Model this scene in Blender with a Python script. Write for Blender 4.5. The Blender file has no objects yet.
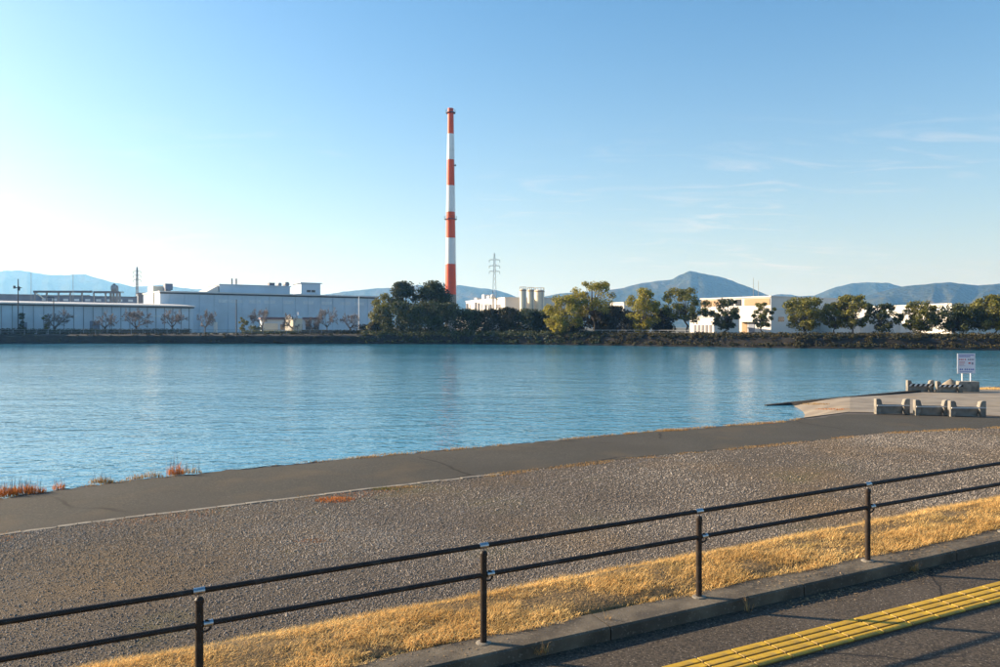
import bpy, math, random
import numpy as np
from mathutils import Vector

random.seed(7)
RNG = np.random.default_rng(7)
SC = bpy.context.scene
COL = SC.collection
F, CX, HY, CAMZ = 778.0, 500.0, 327.0, 4.0      # focal length in photo pixels, centre column, horizon row, eye height

# ------------------------------------------------------------------ camera
cam = bpy.data.cameras.new('camera')
cam.lens, cam.sensor_width = 28.0, 36.0
cam.shift_y = -0.0065
cam.clip_start, cam.clip_end = 0.1, 40000
cam_o = bpy.data.objects.new('camera', cam); COL.objects.link(cam_o)
cam_o.location = (0, 0, CAMZ); cam_o.rotation_euler = (math.radians(90), 0, 0)
SC.camera = cam_o

# ------------------------------------------------------------------ sky, sun, exposure
SUN_AZ, SUN_EL = math.radians(-73.0), math.radians(19.0)      # left of the view axis, low winter sun
w = bpy.data.worlds.new('World'); SC.world = w; w.use_nodes = True
nt = w.node_tree; nt.nodes.clear()
def wn(t, **k):
    n = nt.nodes.new(t)
    for a, b in k.items(): setattr(n, a, b)
    return n
sky = wn('ShaderNodeTexSky', sky_type='NISHITA', sun_disc=False, sun_elevation=SUN_EL, sun_rotation=SUN_AZ,
         air_density=1.0, dust_density=1.2, ozone_density=2.5, altitude=0)
bg = wn('ShaderNodeBackground'); bg.inputs['Strength'].default_value = 0.093
out = wn('ShaderNodeOutputWorld')
tc = wn('ShaderNodeTexCoord'); sep = wn('ShaderNodeSeparateXYZ')
nt.links.new(tc.outputs['Generated'], sep.inputs[0])
zz = wn('ShaderNodeMath', operation='ADD'); zz.inputs[1].default_value = 0.12
nt.links.new(sep.outputs['Z'], zz.inputs[0])
zm = wn('ShaderNodeMath', operation='MAXIMUM'); zm.inputs[1].default_value = 0.05
nt.links.new(zz.outputs[0], zm.inputs[0])
dx = wn('ShaderNodeMath', operation='DIVIDE'); dy = wn('ShaderNodeMath', operation='DIVIDE')
nt.links.new(sep.outputs['X'], dx.inputs[0]); nt.links.new(zm.outputs[0], dx.inputs[1])
nt.links.new(sep.outputs['Y'], dy.inputs[0]); nt.links.new(zm.outputs[0], dy.inputs[1])
cmb = wn('ShaderNodeCombineXYZ'); nt.links.new(dx.outputs[0], cmb.inputs[0]); nt.links.new(dy.outputs[0], cmb.inputs[1])
mp = wn('ShaderNodeMapping'); mp.inputs['Rotation'].default_value = (0, 0, 0.5); mp.inputs['Scale'].default_value = (0.9, 2.6, 1)
mp.inputs['Location'].default_value = (2.1, 8.4, 0)
nt.links.new(cmb.outputs[0], mp.inputs[0])
nz = wn('ShaderNodeTexNoise'); nz.inputs['Scale'].default_value = 2.6; nz.inputs['Detail'].default_value = 7; nz.inputs['Roughness'].default_value = 0.55
nz.inputs['Distortion'].default_value = 1.1
nt.links.new(mp.outputs[0], nz.inputs['Vector'])
nz2 = wn('ShaderNodeTexNoise'); nz2.inputs['Scale'].default_value = 0.55; nz2.inputs['Detail'].default_value = 2
mp2 = wn('ShaderNodeMapping'); mp2.inputs['Location'].default_value = (5.0, 1.0, 0); nt.links.new(cmb.outputs[0], mp2.inputs[0]); nt.links.new(mp2.outputs[0], nz2.inputs['Vector'])
r1 = wn('ShaderNodeMapRange'); r1.inputs['From Min'].default_value = 0.52; r1.inputs['From Max'].default_value = 0.78
nt.links.new(nz.outputs['Fac'], r1.inputs['Value'])
r2 = wn('ShaderNodeMapRange'); r2.inputs['From Min'].default_value = 0.42; r2.inputs['From Max'].default_value = 0.62
nt.links.new(nz2.outputs['Fac'], r2.inputs['Value'])
mu = wn('ShaderNodeMath', operation='MULTIPLY'); nt.links.new(r1.outputs[0], mu.inputs[0]); nt.links.new(r2.outputs[0], mu.inputs[1])
r3 = wn('ShaderNodeMapRange'); r3.inputs['From Min'].default_value = 0.26; r3.inputs['From Max'].default_value = 0.17; r3.inputs['To Max'].default_value = 0.75; nt.links.new(sep.outputs['Z'], r3.inputs['Value'])
mu2 = wn('ShaderNodeMath', operation='MULTIPLY'); nt.links.new(r3.outputs[0], mu2.inputs[1]); nt.links.new(mu.outputs[0], mu2.inputs[0])
mix = wn('ShaderNodeMix', data_type='RGBA'); nt.links.new(mu2.outputs[0], mix.inputs['Factor'])
hsn = wn('ShaderNodeHueSaturation'); hsn.inputs['Saturation'].default_value = 1.32; hsn.inputs['Hue'].default_value = 0.496
nt.links.new(sky.outputs[0], hsn.inputs['Color']); 
# pale dusty air low over the horizon, the same all the way round
zp = wn('ShaderNodeMath', operation='MAXIMUM'); zp.inputs[1].default_value = 0.0; nt.links.new(sep.outputs['Z'], zp.inputs[0])
ze = wn('ShaderNodeMath', operation='MULTIPLY'); ze.inputs[1].default_value = -6.0; nt.links.new(zp.outputs[0], ze.inputs[0])
zx = wn('ShaderNodeMath', operation='EXPONENT'); nt.links.new(ze.outputs[0], zx.inputs[0])
zf = wn('ShaderNodeMath', operation='MULTIPLY'); zf.inputs[1].default_value = 0.80; nt.links.new(zx.outputs[0], zf.inputs[0])
dust = wn('ShaderNodeMix', data_type='RGBA'); nt.links.new(zf.outputs[0], dust.inputs['Factor'])
nt.links.new(hsn.outputs[0], dust.inputs['A']); dust.inputs['B'].default_value = (3.25, 3.35, 3.45, 1)
nt.links.new(dust.outputs['Result'], mix.inputs['A']); mix.inputs['B'].default_value = (4.6, 4.4, 4.3, 1)
nt.links.new(mix.outputs['Result'], bg.inputs['Color']); nt.links.new(bg.outputs[0], out.inputs['Surface'])

sun = bpy.data.lights.new('sun', 'SUN'); sun.energy = 5.0; sun.angle = math.radians(0.53); sun.color = (1.0, 0.85, 0.66)
sun_o = bpy.data.objects.new('sun', sun); COL.objects.link(sun_o)
to_sun = Vector((math.sin(SUN_AZ)*math.cos(SUN_EL), math.cos(SUN_AZ)*math.cos(SUN_EL), math.sin(SUN_EL)))
sun_o.rotation_euler = to_sun.to_track_quat('Z', 'Y').to_euler(); sun_o.location = to_sun*100
SC.view_settings.view_transform = 'Standard'; SC.view_settings.look = 'None'
SC.view_settings.exposure = 1.2; SC.view_settings.gamma = 1.0; SC.view_settings.use_curve_mapping = False
SC.render.engine = 'CYCLES'
SC.cycles.use_denoising = True
SC.cycles.max_bounces = 8; SC.cycles.volume_bounces = 1; SC.cycles.transparent_max_bounces = 8

# ------------------------------------------------------------------ helpers
def G(px, py, z=0.5):
    """point of the horizontal plane at height z seen at photo pixel px, py"""
    d = F*(CAMZ-z)/(py-HY); return ((px-CX)/F*d, d, z)
def P(px, py, d):
    return ((px-CX)/F*d, d, CAMZ-(py-HY)/F*d)

def mat(name, col, col2=None, rough=0.8, scale=4.0, detail=4, bump=0.0, bscale=None, bdist=0.02, metal=0.0,
        island=0.0, objrand=0.0, patches=None, lo=0.35, hi=0.65, spec=0.4, trans=0.0, cracks=None):
    m = bpy.data.materials.new(name); m.use_nodes = True
    n = m.node_tree.nodes; L = m.node_tree.links; b = n['Principled BSDF']
    b.inputs['Roughness'].default_value = rough; b.inputs['Metallic'].default_value = metal
    b.inputs['Specular IOR Level'].default_value = spec
    t = n.new('ShaderNodeTexCoord')
    def noise(s, d=4):
        q = n.new('ShaderNodeTexNoise'); q.inputs['Scale'].default_value = s; q.inputs['Detail'].default_value = d
        L.new(t.outputs['Object'], q.inputs['Vector']); return q
    c2 = col2 or tuple(c*0.7 for c in col)
    nzz = noise(scale, detail)
    rg = n.new('ShaderNodeMapRange'); rg.inputs['From Min'].default_value = lo; rg.inputs['From Max'].default_value = hi
    L.new(nzz.outputs['Fac'], rg.inputs['Value'])
    mx = n.new('ShaderNodeMix'); mx.data_type = 'RGBA'
    mx.inputs['A'].default_value = (*col, 1); mx.inputs['B'].default_value = (*c2, 1)
    L.new(rg.outputs[0], mx.inputs['Factor']); cur = mx.outputs['Result']
    for (pc, ps, p0, p1, amt) in (patches or []):
        q = noise(ps, 5); rr = n.new('ShaderNodeMapRange'); rr.inputs['From Min'].default_value = p0; rr.inputs['From Max'].default_value = p1
        rr.inputs['To Max'].default_value = amt; L.new(q.outputs['Fac'], rr.inputs['Value'])
        m2 = n.new('ShaderNodeMix'); m2.data_type = 'RGBA'; L.new(rr.outputs[0], m2.inputs['Factor'])
        L.new(cur, m2.inputs['A']); m2.inputs['B'].default_value = (*pc, 1); cur = m2.outputs['Result']
    if cracks:
        cs_, cw, cc = cracks; dn = noise(1.3, 5); va = n.new('ShaderNodeMix'); va.data_type = 'RGBA'; va.inputs['Factor'].default_value = 0.25
        L.new(t.outputs['Object'], va.inputs['A']); L.new(dn.outputs['Color'], va.inputs['B'])
        vo = n.new('ShaderNodeTexVoronoi'); vo.feature = 'DISTANCE_TO_EDGE'; vo.inputs['Scale'].default_value = cs_; L.new(va.outputs['Result'], vo.inputs['Vector'])
        lt = n.new('ShaderNodeMapRange'); lt.inputs['From Min'].default_value = cw; lt.inputs['From Max'].default_value = cw*0.3; L.new(vo.outputs['Distance'], lt.inputs['Value'])
        pn_ = noise(0.35, 2); pr2 = n.new('ShaderNodeMapRange'); pr2.inputs['From Min'].default_value = 0.48; pr2.inputs['From Max'].default_value = 0.56; L.new(pn_.outputs['Fac'], pr2.inputs['Value'])
        mm = n.new('ShaderNodeMath'); mm.operation = 'MULTIPLY'; L.new(lt.outputs[0], mm.inputs[0]); L.new(pr2.outputs[0], mm.inputs[1])
        m2 = n.new('ShaderNodeMix'); m2.data_type = 'RGBA'; L.new(mm.outputs[0], m2.inputs['Factor']); L.new(cur, m2.inputs['A']); m2.inputs['B'].default_value = (*cc, 1); cur = m2.outputs['Result']
    for amt, src in ((island, 'i'), (objrand, 'o')):
        if amt:
            if src == 'i': g = n.new('ShaderNodeNewGeometry'); rnd = g.outputs['Random Per Island']
            else: g = n.new('ShaderNodeObjectInfo'); rnd = g.outputs['Random']
            rr = n.new('ShaderNodeMapRange'); rr.inputs['To Min'].default_value = 1-amt; rr.inputs['To Max'].default_value = 1+amt
            L.new(rnd, rr.inputs['Value'])
            hs = n.new('ShaderNodeHueSaturation'); L.new(rr.outputs[0], hs.inputs['Value']); L.new(cur, hs.inputs['Color'])
            cur = hs.outputs['Color']
    L.new(cur, b.inputs['Base Color'])
    if bump:
        q = noise(bscale or scale*4, 6); bp = n.new('ShaderNodeBump'); bp.inputs['Strength'].default_value = bump
        bp.inputs['Distance'].default_value = bdist; L.new(q.outputs['Fac'], bp.inputs['Height']); L.new(bp.outputs[0], b.inputs['Normal'])
    if trans:
        tr = n.new('ShaderNodeBsdfTranslucent'); L.new(cur, tr.inputs['Color'])
        ms = n.new('ShaderNodeMixShader'); ms.inputs[0].default_value = trans
        L.new(b.outputs[0], ms.inputs[1]); L.new(tr.outputs[0], ms.inputs[2])
        L.new(ms.outputs[0], n['Material Output'].inputs['Surface'])
    return m

def mesh(name, verts, faces, m, smooth=False):
    me = bpy.data.meshes.new(name)
    verts = np.asarray(verts, dtype=np.float32).reshape(-1, 3)
    if isinstance(faces, np.ndarray):
        k = faces.shape[1]; nf = len(faces)
        me.vertices.add(len(verts)); me.vertices.foreach_set('co', verts.ravel())
        me.loops.add(nf*k); me.loops.foreach_set('vertex_index', faces.astype(np.int32).ravel())
        me.polygons.add(nf); me.polygons.foreach_set('loop_start', np.arange(0, nf*k, k, dtype=np.int32))
        me.update(calc_edges=True); me.validate()
    else:
        me.from_pydata([tuple(map(float, v)) for v in verts], [], faces); me.update()
    if m: me.materials.append(m)
    if smooth: me.polygons.foreach_set('use_smooth', np.ones(len(me.polygons), dtype=bool))
    return me
def tag(o, label=None, cat=None, group=None, kind=None):
    if label: o['label'] = label
    if cat: o['category'] = cat
    if group: o['group'] = group
    if kind: o['kind'] = kind
    return o
def link(name, me, parent=None, loc=(0, 0, 0)):
    o = bpy.data.objects.new(name, me); COL.objects.link(o); o.location = loc
    if name in ('blades', 'stalks', 'twigs', 'crown', 'foliage', 'roof_ribs', 'lattice', 'guard_rail', 'ladder'): o['kind'] = 'stuff'
    if parent: o.parent = parent
    return o
def thing(name, loc, label, cat, group=None, rz=0.0):
    o = bpy.data.objects.new(name, None); COL.objects.link(o); o.location = loc; o.rotation_euler = (0, 0, rz)
    o.empty_display_size = 0.2
    return tag(o, label, cat, group)
def wpart(name, verts, faces, m, root, smooth=False, parent=None):
    """a part given in world coordinates, stored relative to its (unrotated) root"""
    v = np.asarray(verts, float).reshape(-1, 3) - np.array(root.location)
    return link(name, mesh(name, v, faces, m, smooth), parent or root)

class MB:
    """collects boxes, tubes, prisms into one mesh"""
    def __init__(s): s.v = []; s.f = []
    def add(s, v, f):
        k = len(s.v); s.v += [tuple(p) for p in v]; s.f += [tuple(i+k for i in q) for q in f]; return s
    def box(s, x0, x1, y0, y1, z0, z1):
        v = [(x, y, z) for z in (z0, z1) for y in (y0, y1) for x in (x0, x1)]
        return s.add(v, [(0, 2, 3, 1), (4, 5, 7, 6), (0, 1, 5, 4), (2, 6, 7, 3), (0, 4, 6, 2), (1, 3, 7, 5)])
    def tube(s, a, b, r0, r1=None, n=10, cap=True):
        a, b = Vector(a), Vector(b); r1 = r0 if r1 is None else r1
        d = (b-a).normalized(); u = d.orthogonal().normalized(); w_ = d.cross(u)
        v = [p+(u*math.cos(t)+w_*math.sin(t))*r for p, r in ((a, r0), (b, r1)) for t in [2*math.pi*i/n for i in range(n)]]
        f = [(i, (i+1) % n, n+(i+1) % n, n+i) for i in range(n)]
        if cap: f += [tuple(range(n-1, -1, -1)), tuple(range(n, 2*n))]
        return s.add(v, f)
    def lathe(s, prof, c=(0, 0, 0), n=24):
        v = [(c[0]+r*math.cos(2*math.pi*i/n), c[1]+r*math.sin(2*math.pi*i/n), c[2]+z) for r, z in prof for i in range(n)]
        f = [(j*n+i, j*n+(i+1) % n, (j+1)*n+(i+1) % n, (j+1)*n+i) for j in range(len(prof)-1) for i in range(n)]
        f += [tuple(range(n-1, -1, -1)), tuple(range((len(prof)-1)*n, len(prof)*n))]
        return s.add(v, f)
    def prism(s, poly, y0, y1):
        """outline in x, z pushed along y"""
        n = len(poly); v = [(x, y0, z) for x, z in poly]+[(x, y1, z) for x, z in poly]
        return s.add(v, [tuple(range(n)), tuple(range(2*n-1, n-1, -1))]+[(i, n+i, n+(i+1) % n, (i+1) % n) for i in range(n)])
    def part(s, name, m, root, smooth=False, bevel=0):
        o = link(name, mesh(name, s.v, s.f, m, smooth), root)
        if bevel:
            bv = o.modifiers.new('bevel', 'BEVEL'); bv.width = bevel; bv.segments = 2; bv.limit_method = 'ANGLE'
        return o

def vnoise(x, y, seed=0):
    """smooth value noise on numpy arrays"""
    xi, yi = np.floor(x).astype(np.int64), np.floor(y).astype(np.int64); xf, yf = x-xi, y-yi
    def h(a, b):
        t = (a*374761393+b*668265263+seed*974711) & 0x7fffffff
        t = ((t ^ (t >> 13))*1274126177) & 0x7fffffff
        return ((t ^ (t >> 16)) & 0xffff)/65535.0
    u, v = xf*xf*(3-2*xf), yf*yf*(3-2*yf)
    return (h(xi, yi)*(1-u)+h(xi+1, yi)*u)*(1-v)+(h(xi, yi+1)*(1-u)+h(xi+1, yi+1)*u)*v
def fbm(x, y, seed=0, o=4):
    r = 0; a = 0.5
    for i in range(o): r = r+a*vnoise(x*2**i, y*2**i, seed+i); a *= 0.5
    return r

# ------------------------------------------------------------------ materials
M = {}
M['far_soil'] = mat('far_soil', (0.16, 0.125, 0.075), (0.09, 0.09, 0.045), scale=0.05)
M['dirt'] = mat('dirt', (0.13, 0.105, 0.08), (0.07, 0.058, 0.045), scale=1.2, bump=0.6, bscale=14, bdist=0.03)
M['gravel'] = mat('gravel', (0.155, 0.127, 0.098), (0.075, 0.062, 0.048), scale=22, detail=8, rough=0.95, bump=1.0, bscale=45, bdist=0.05, spec=0.2,
                  patches=[((0.23, 0.15, 0.07), 0.22, 0.52, 0.70, 0.6), ((0.12, 0.115, 0.045), 0.4, 0.58, 0.72, 0.6)])
M['stone'] = mat('stone', (0.34, 0.288, 0.230), (0.21, 0.173, 0.138), scale=0.35, rough=0.9, island=0.6, spec=0.25,
                 patches=[((0.30, 0.20, 0.10), 0.22, 0.52, 0.70, 0.5)])
M['path'] = mat('path', (0.072, 0.066, 0.053), (0.052, 0.048, 0.038), scale=0.35, rough=0.92, bump=0.7, bscale=60, bdist=0.012, spec=0.25,
                patches=[((0.14, 0.122, 0.094), 30, 0.5, 0.72, 0.7), ((0.040, 0.035, 0.028), 22, 0.52, 0.70, 0.6), ((0.13, 0.098, 0.06), 0.7, 0.52, 0.72, 0.5), ((0.050, 0.044, 0.035), 0.25, 0.50, 0.68, 0.55)], cracks=(0.22, 0.010, (0.03, 0.025, 0.02)))
M['asphalt'] = mat('asphalt', (0.088, 0.067, 0.046), (0.022, 0.017, 0.012), scale=42, detail=6, rough=0.85, bump=0.8, bscale=110, bdist=0.006,
                   patches=[((0.13, 0.105, 0.08), 0.9, 0.5, 0.75, 0.4), ((0.30, 0.25, 0.19), 60, 0.60, 0.70, 0.8)], cracks=(0.6, 0.008, (0.015, 0.012, 0.01)))
M['concrete'] = mat('concrete', (0.30, 0.265, 0.21), (0.19, 0.165, 0.13), scale=3, rough=0.92, bump=0.4, bscale=60, bdist=0.004,
                    patches=[((0.10, 0.09, 0.07), 7, 0.55, 0.72, 0.7), ((0.36, 0.33, 0.27), 45, 0.55, 0.7, 0.6)])
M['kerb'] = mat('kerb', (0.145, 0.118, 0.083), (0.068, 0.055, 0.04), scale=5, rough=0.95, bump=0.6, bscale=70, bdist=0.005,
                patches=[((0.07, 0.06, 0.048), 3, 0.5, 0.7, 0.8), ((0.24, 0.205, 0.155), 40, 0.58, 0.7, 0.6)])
M['ramp'] = mat('ramp', (0.31, 0.26, 0.195), (0.21, 0.172, 0.128), scale=0.9, rough=0.9, bump=0.3, bscale=20, bdist=0.01,
                patches=[((0.30, 0.20, 0.10), 0.5, 0.57, 0.72, 0.6)])
M['bank'] = mat('bank', (0.034, 0.029, 0.023), (0.018, 0.016, 0.014), scale=0.7, rough=0.95, bump=0.7, bscale=3, bdist=0.1)
M['rail'] = mat('rail', (0.034, 0.022, 0.016), (0.022, 0.015, 0.011), scale=20, rough=0.55, spec=0.3, bump=0.15, bscale=60, bdist=0.002, patches=[((0.085, 0.065, 0.048), 9, 0.55, 0.72, 0.6)])
M['steel'] = mat('steel', (0.50, 0.50, 0.50), (0.38, 0.38, 0.38), scale=40, rough=0.38, metal=1.0)
M['yellow'] = mat('yellow', (0.56, 0.335, 0.020), (0.42, 0.25, 0.022), scale=9, rough=0.65, bump=0.2, bscale=90, bdist=0.002, objrand=0.10,
                  patches=[((0.20, 0.14, 0.05), 7, 0.50, 0.66, 0.8)])
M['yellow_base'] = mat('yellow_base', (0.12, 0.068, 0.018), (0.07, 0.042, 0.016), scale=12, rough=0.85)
M['dry_grass'] = mat('dry_grass', (0.90, 0.62, 0.25), (0.66, 0.42, 0.15), scale=1.1, rough=0.8, island=0.45, spec=0.15, trans=0.3, patches=[((0.38, 0.25, 0.10), 3.5, 0.55, 0.70, 0.6), ((0.36, 0.30, 0.11), 1.7, 0.60, 0.72, 0.4)])
M['thatch'] = mat('thatch', (0.20, 0.125, 0.05), (0.09, 0.06, 0.028), scale=9, rough=1.0, bump=0.8, bscale=40, bdist=0.03)
M['orange_weed'] = mat('orange_weed', (0.58, 0.21, 0.05), (0.42, 0.15, 0.04), scale=3, rough=0.8, island=0.4, spec=0.15, trans=0.3)
M['straw_weed'] = mat('straw_weed', (0.50, 0.33, 0.14), (0.33, 0.19, 0.07), scale=3, rough=0.8, island=0.4, spec=0.15, trans=0.3)
M['green_weed'] = mat('green_weed', (0.16, 0.16, 0.04), (0.22, 0.18, 0.06), scale=3, rough=0.8, island=0.4, spec=0.15, trans=0.3)
M['litter'] = mat('litter', (0.34, 0.24, 0.13), (0.15, 0.10, 0.06), scale=3, rough=0.9, island=0.5)
M['leaf_dark'] = mat('leaf_dark', (0.068, 0.078, 0.020), (0.042, 0.054, 0.016), scale=0.5, rough=0.6, island=0.5, spec=0.3, trans=0.25)
M['leaf_mid'] = mat('leaf_mid', (0.215, 0.195, 0.034), (0.125, 0.125, 0.026), scale=0.5, rough=0.6, island=0.5, spec=0.3, trans=0.32)
M['leaf_yel'] = mat('leaf_yel', (0.38, 0.315, 0.036), (0.22, 0.20, 0.030), scale=0.5, rough=0.6, island=0.45, spec=0.3, trans=0.35)
M['leaf_brown'] = mat('leaf_brown', (0.085, 0.068, 0.028), (0.045, 0.044, 0.018), scale=0.3, rough=0.8, island=0.45, spec=0.2, trans=0.15)
M['bark'] = mat('bark', (0.115, 0.090, 0.065), (0.065, 0.050, 0.038), scale=3, rough=0.95)
M['twig'] = mat('twig', (0.23, 0.19, 0.165), (0.15, 0.125, 0.11), scale=2, rough=0.9, island=0.25)
M['forest'] = mat('forest', (0.060, 0.062, 0.030), (0.030, 0.036, 0.018), scale=0.006, detail=10, rough=1.0, spec=0.0, bump=1.0, bscale=0.03, bdist=25,
                  patches=[((0.11, 0.080, 0.045), 0.0025, 0.48, 0.66, 0.8)])
def paint(name, c, v=0.93, s=0.25, **k):
    return mat(name, c, tuple(x*v for x in c), scale=s, rough=k.pop('rough', 0.6), **k)
M['clad_blue'] = paint('clad_blue', (0.60, 0.69, 0.76), 0.88, patches=[((0.48, 0.54, 0.58), 0.09, 0.5, 0.7, 0.6)])
M['clad_pale'] = paint('clad_pale', (0.58, 0.66, 0.72), 0.9)
M['clad_white'] = paint('clad_white', (0.66, 0.63, 0.58), 0.94)
M['clad_cream'] = paint('clad_cream', (0.82, 0.73, 0.56), 0.92)
M['roof_light'] = paint('roof_light', (0.66, 0.63, 0.58), 0.85)
M['roof_dark'] = paint('roof_dark', (0.16, 0.155, 0.17), 0.8)
M['roof_blue'] = paint('roof_blue', (0.22, 0.25, 0.32), 0.8)
M['brown_panel'] = paint('brown_panel', (0.42, 0.27, 0.14), 0.9)
M['dark_glass'] = mat('dark_glass', (0.03, 0.035, 0.045), (0.02, 0.025, 0.03), rough=0.15, spec=0.6)
M['pale_glass'] = mat('pale_glass', (0.72, 0.76, 0.78), (0.62, 0.66, 0.68), scale=1, rough=0.35)
M['grey_metal'] = paint('grey_metal', (0.30, 0.30, 0.31), 0.85, 0.5)
M['dark_metal'] = paint('dark_metal', (0.06, 0.06, 0.065), 0.8, 0.5)
M['red_paint'] = mat('red_paint', (0.80, 0.085, 0.014), (0.70, 0.075, 0.014), scale=0.15, rough=0.55, patches=[((0.42, 0.07, 0.03), 0.35, 0.56, 0.72, 0.5)])
M['white_paint'] = mat('white_paint', (0.84, 0.83, 0.81), (0.76, 0.75, 0.73), scale=0.15, rough=0.55, patches=[((0.55, 0.52, 0.47), 0.35, 0.56, 0.72, 0.5)])
M['purple_roof'] = paint('purple_roof', (0.17, 0.12, 0.14), 0.85)
M['sign_white'] = paint('sign_white', (0.72, 0.74, 0.80), 0.95, 3)
M['sign_blue'] = paint('sign_blue', (0.07, 0.14, 0.42), 0.9, 3)
M['sign_red'] = paint('sign_red', (0.55, 0.13, 0.14), 0.9, 3)
M['sign_grey'] = paint('sign_grey', (0.24, 0.24, 0.30), 0.9, 3)
M['stripe_white'] = paint('stripe_white', (0.78, 0.76, 0.72), 0.9, 3)
M['stripe_black'] = paint('stripe_black', (0.02, 0.02, 0.022), 0.9, 3)
M['block'] = mat('block', (0.30, 0.275, 0.23), (0.20, 0.18, 0.15), scale=2.5, rough=0.95, bump=0.4, bscale=30, bdist=0.006,
                 patches=[((0.10, 0.09, 0.075), 4, 0.52, 0.7, 0.7)])
M['pipe_pale'] = paint('pipe_pale', (0.62, 0.60, 0.56), 0.85, 2)

# ------------------------------------------------------------------ water
def water_mat():
    m = bpy.data.materials.new('water'); m.use_nodes = True
    n = m.node_tree.nodes; L = m.node_tree.links; b = n['Principled BSDF']
    b.inputs['Base Color'].default_value = (0.045, 0.225, 0.335, 1); b.inputs['Roughness'].default_value = 0.08
    b.inputs['IOR'].default_value = 1.42; b.inputs['Specular IOR Level'].default_value = 0.5
    t = n.new('ShaderNodeTexCoord'); acc = None
    for sc_, sx, sy, rot, amp, det in ((0.42, 0.55, 1.0, 0.25, 0.085, 3), (1.5, 0.6, 1.0, -0.2, 0.070, 3), (5.0, 0.7, 1.0, 0.35, 0.026, 2)):
        mp_ = n.new('ShaderNodeMapping'); mp_.inputs['Scale'].default_value = (sx, sy, 1); mp_.inputs['Rotation'].default_value = (0, 0, rot)
        L.new(t.outputs['Object'], mp_.inputs[0])
        q = n.new('ShaderNodeTexNoise'); q.inputs['Scale'].default_value = sc_; q.inputs['Detail'].default_value = det
        q.inputs['Roughness'].default_value = 0.5; q.inputs['Distortion'].default_value = 0.4
        L.new(mp_.outputs[0], q.inputs['Vector'])
        k = n.new('ShaderNodeMath'); k.operation = 'MULTIPLY'; k.inputs[1].default_value = amp; L.new(q.outputs['Fac'], k.inputs[0])
        if acc is None: acc = k.outputs[0]
        else:
            a = n.new('ShaderNodeMath'); a.operation = 'ADD'; L.new(acc, a.inputs[0]); L.new(k.outputs[0], a.inputs[1]); acc = a.outputs[0]
    gm = n.new('ShaderNodeMapping'); gm.inputs['Scale'].default_value = (0.35, 1.0, 1); L.new(t.outputs['Object'], gm.inputs[0])      # gusts: rougher and calmer patches
    gq = n.new('ShaderNodeTexNoise'); gq.inputs['Scale'].default_value = 0.045; gq.inputs['Detail'].default_value = 3; L.new(gm.outputs[0], gq.inputs['Vector'])
    gr_ = n.new('ShaderNodeMapRange'); gr_.inputs['From Min'].default_value = 0.35; gr_.inputs['From Max'].default_value = 0.65; gr_.inputs['To Min'].default_value = 0.65; gr_.inputs['To Max'].default_value = 1.3
    L.new(gq.outputs['Fac'], gr_.inputs['Value']); ga = n.new('ShaderNodeMath'); ga.operation = 'MULTIPLY'; L.new(acc, ga.inputs[0]); L.new(gr_.outputs[0], ga.inputs[1]); acc = ga.outputs[0]
    bp = n.new('ShaderNodeBump'); bp.inputs['Strength'].default_value = 1.0; bp.inputs['Distance'].default_value = 1.0
    L.new(acc, bp.inputs['Height']); L.new(bp.outputs[0], b.inputs['Normal'])
    return m
tag(link('water', mesh('water', [(-2500, 5, 0), (2500, 5, 0), (2500, 300, 0), (-2500, 300, 0)], [(0, 1, 2, 3)], water_mat())), kind='structure')

# ------------------------------------------------------------------ far bank and ground
SHORE = [(-2500, 205), (-600, 196), (-122, 188.5), (-80, 186), (-31, 183), (0, 178.5), (10, 174), (21.6, 168), (40, 155.6), (56, 144.7), (85, 132.4), (140, 112), (2500, 90)]
FARZ = 2.25
def shore_y(x): return float(np.interp(x, [p[0] for p in SHORE], [p[1] for p in SHORE]))
xs = np.unique(np.concatenate([[-2500, -1200, -600, -400], np.arange(-260, 262, 3.0), [400, 800, 2500]]))
prof = [(0.0, -1.2), (0.05, 0.35), (0.9, 0.42), (1.1, 1.85), (2.2, FARZ-0.05), (6.0, FARZ)]
vv, ff = [], []
for i, x in enumerate(xs):
    y0 = shore_y(x); k = np.clip((x-5)/25, 0, 1)          # vertical wall on the left, earth slope on the right
    for j, (dy_, z_) in enumerate(prof):
        n_ = (fbm(np.array([x*0.2]), np.array([j*3.1]), 3)[0]-0.45)*0.6*k
        dd = dy_*(1+0.5*k)
        vv.append((x, y0+dd+n_, z_+n_*0.3*(0 < j < 5)))
k = len(prof)
for i in range(len(xs)-1):
    for j in range(k-1):
        ff.append((i*k+j, (i+1)*k+j, (i+1)*k+j+1, i*k+j+1))
tag(link('riverbank', mesh('riverbank', vv, ff, M['bank'])), kind='structure')
gv = [(-8600, 212, FARZ-0.01)]+[(x, shore_y(x)+5+2*np.clip((x-5)/25, 0, 1), FARZ-0.01) for x in xs]+[(5600, 100, FARZ-0.01), (5600, 10800, FARZ), (-8600, 10800, FARZ)]
tag(link('ground', mesh('ground', gv, [tuple(range(len(gv)))], M['far_soil'])), kind='structure')

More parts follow.
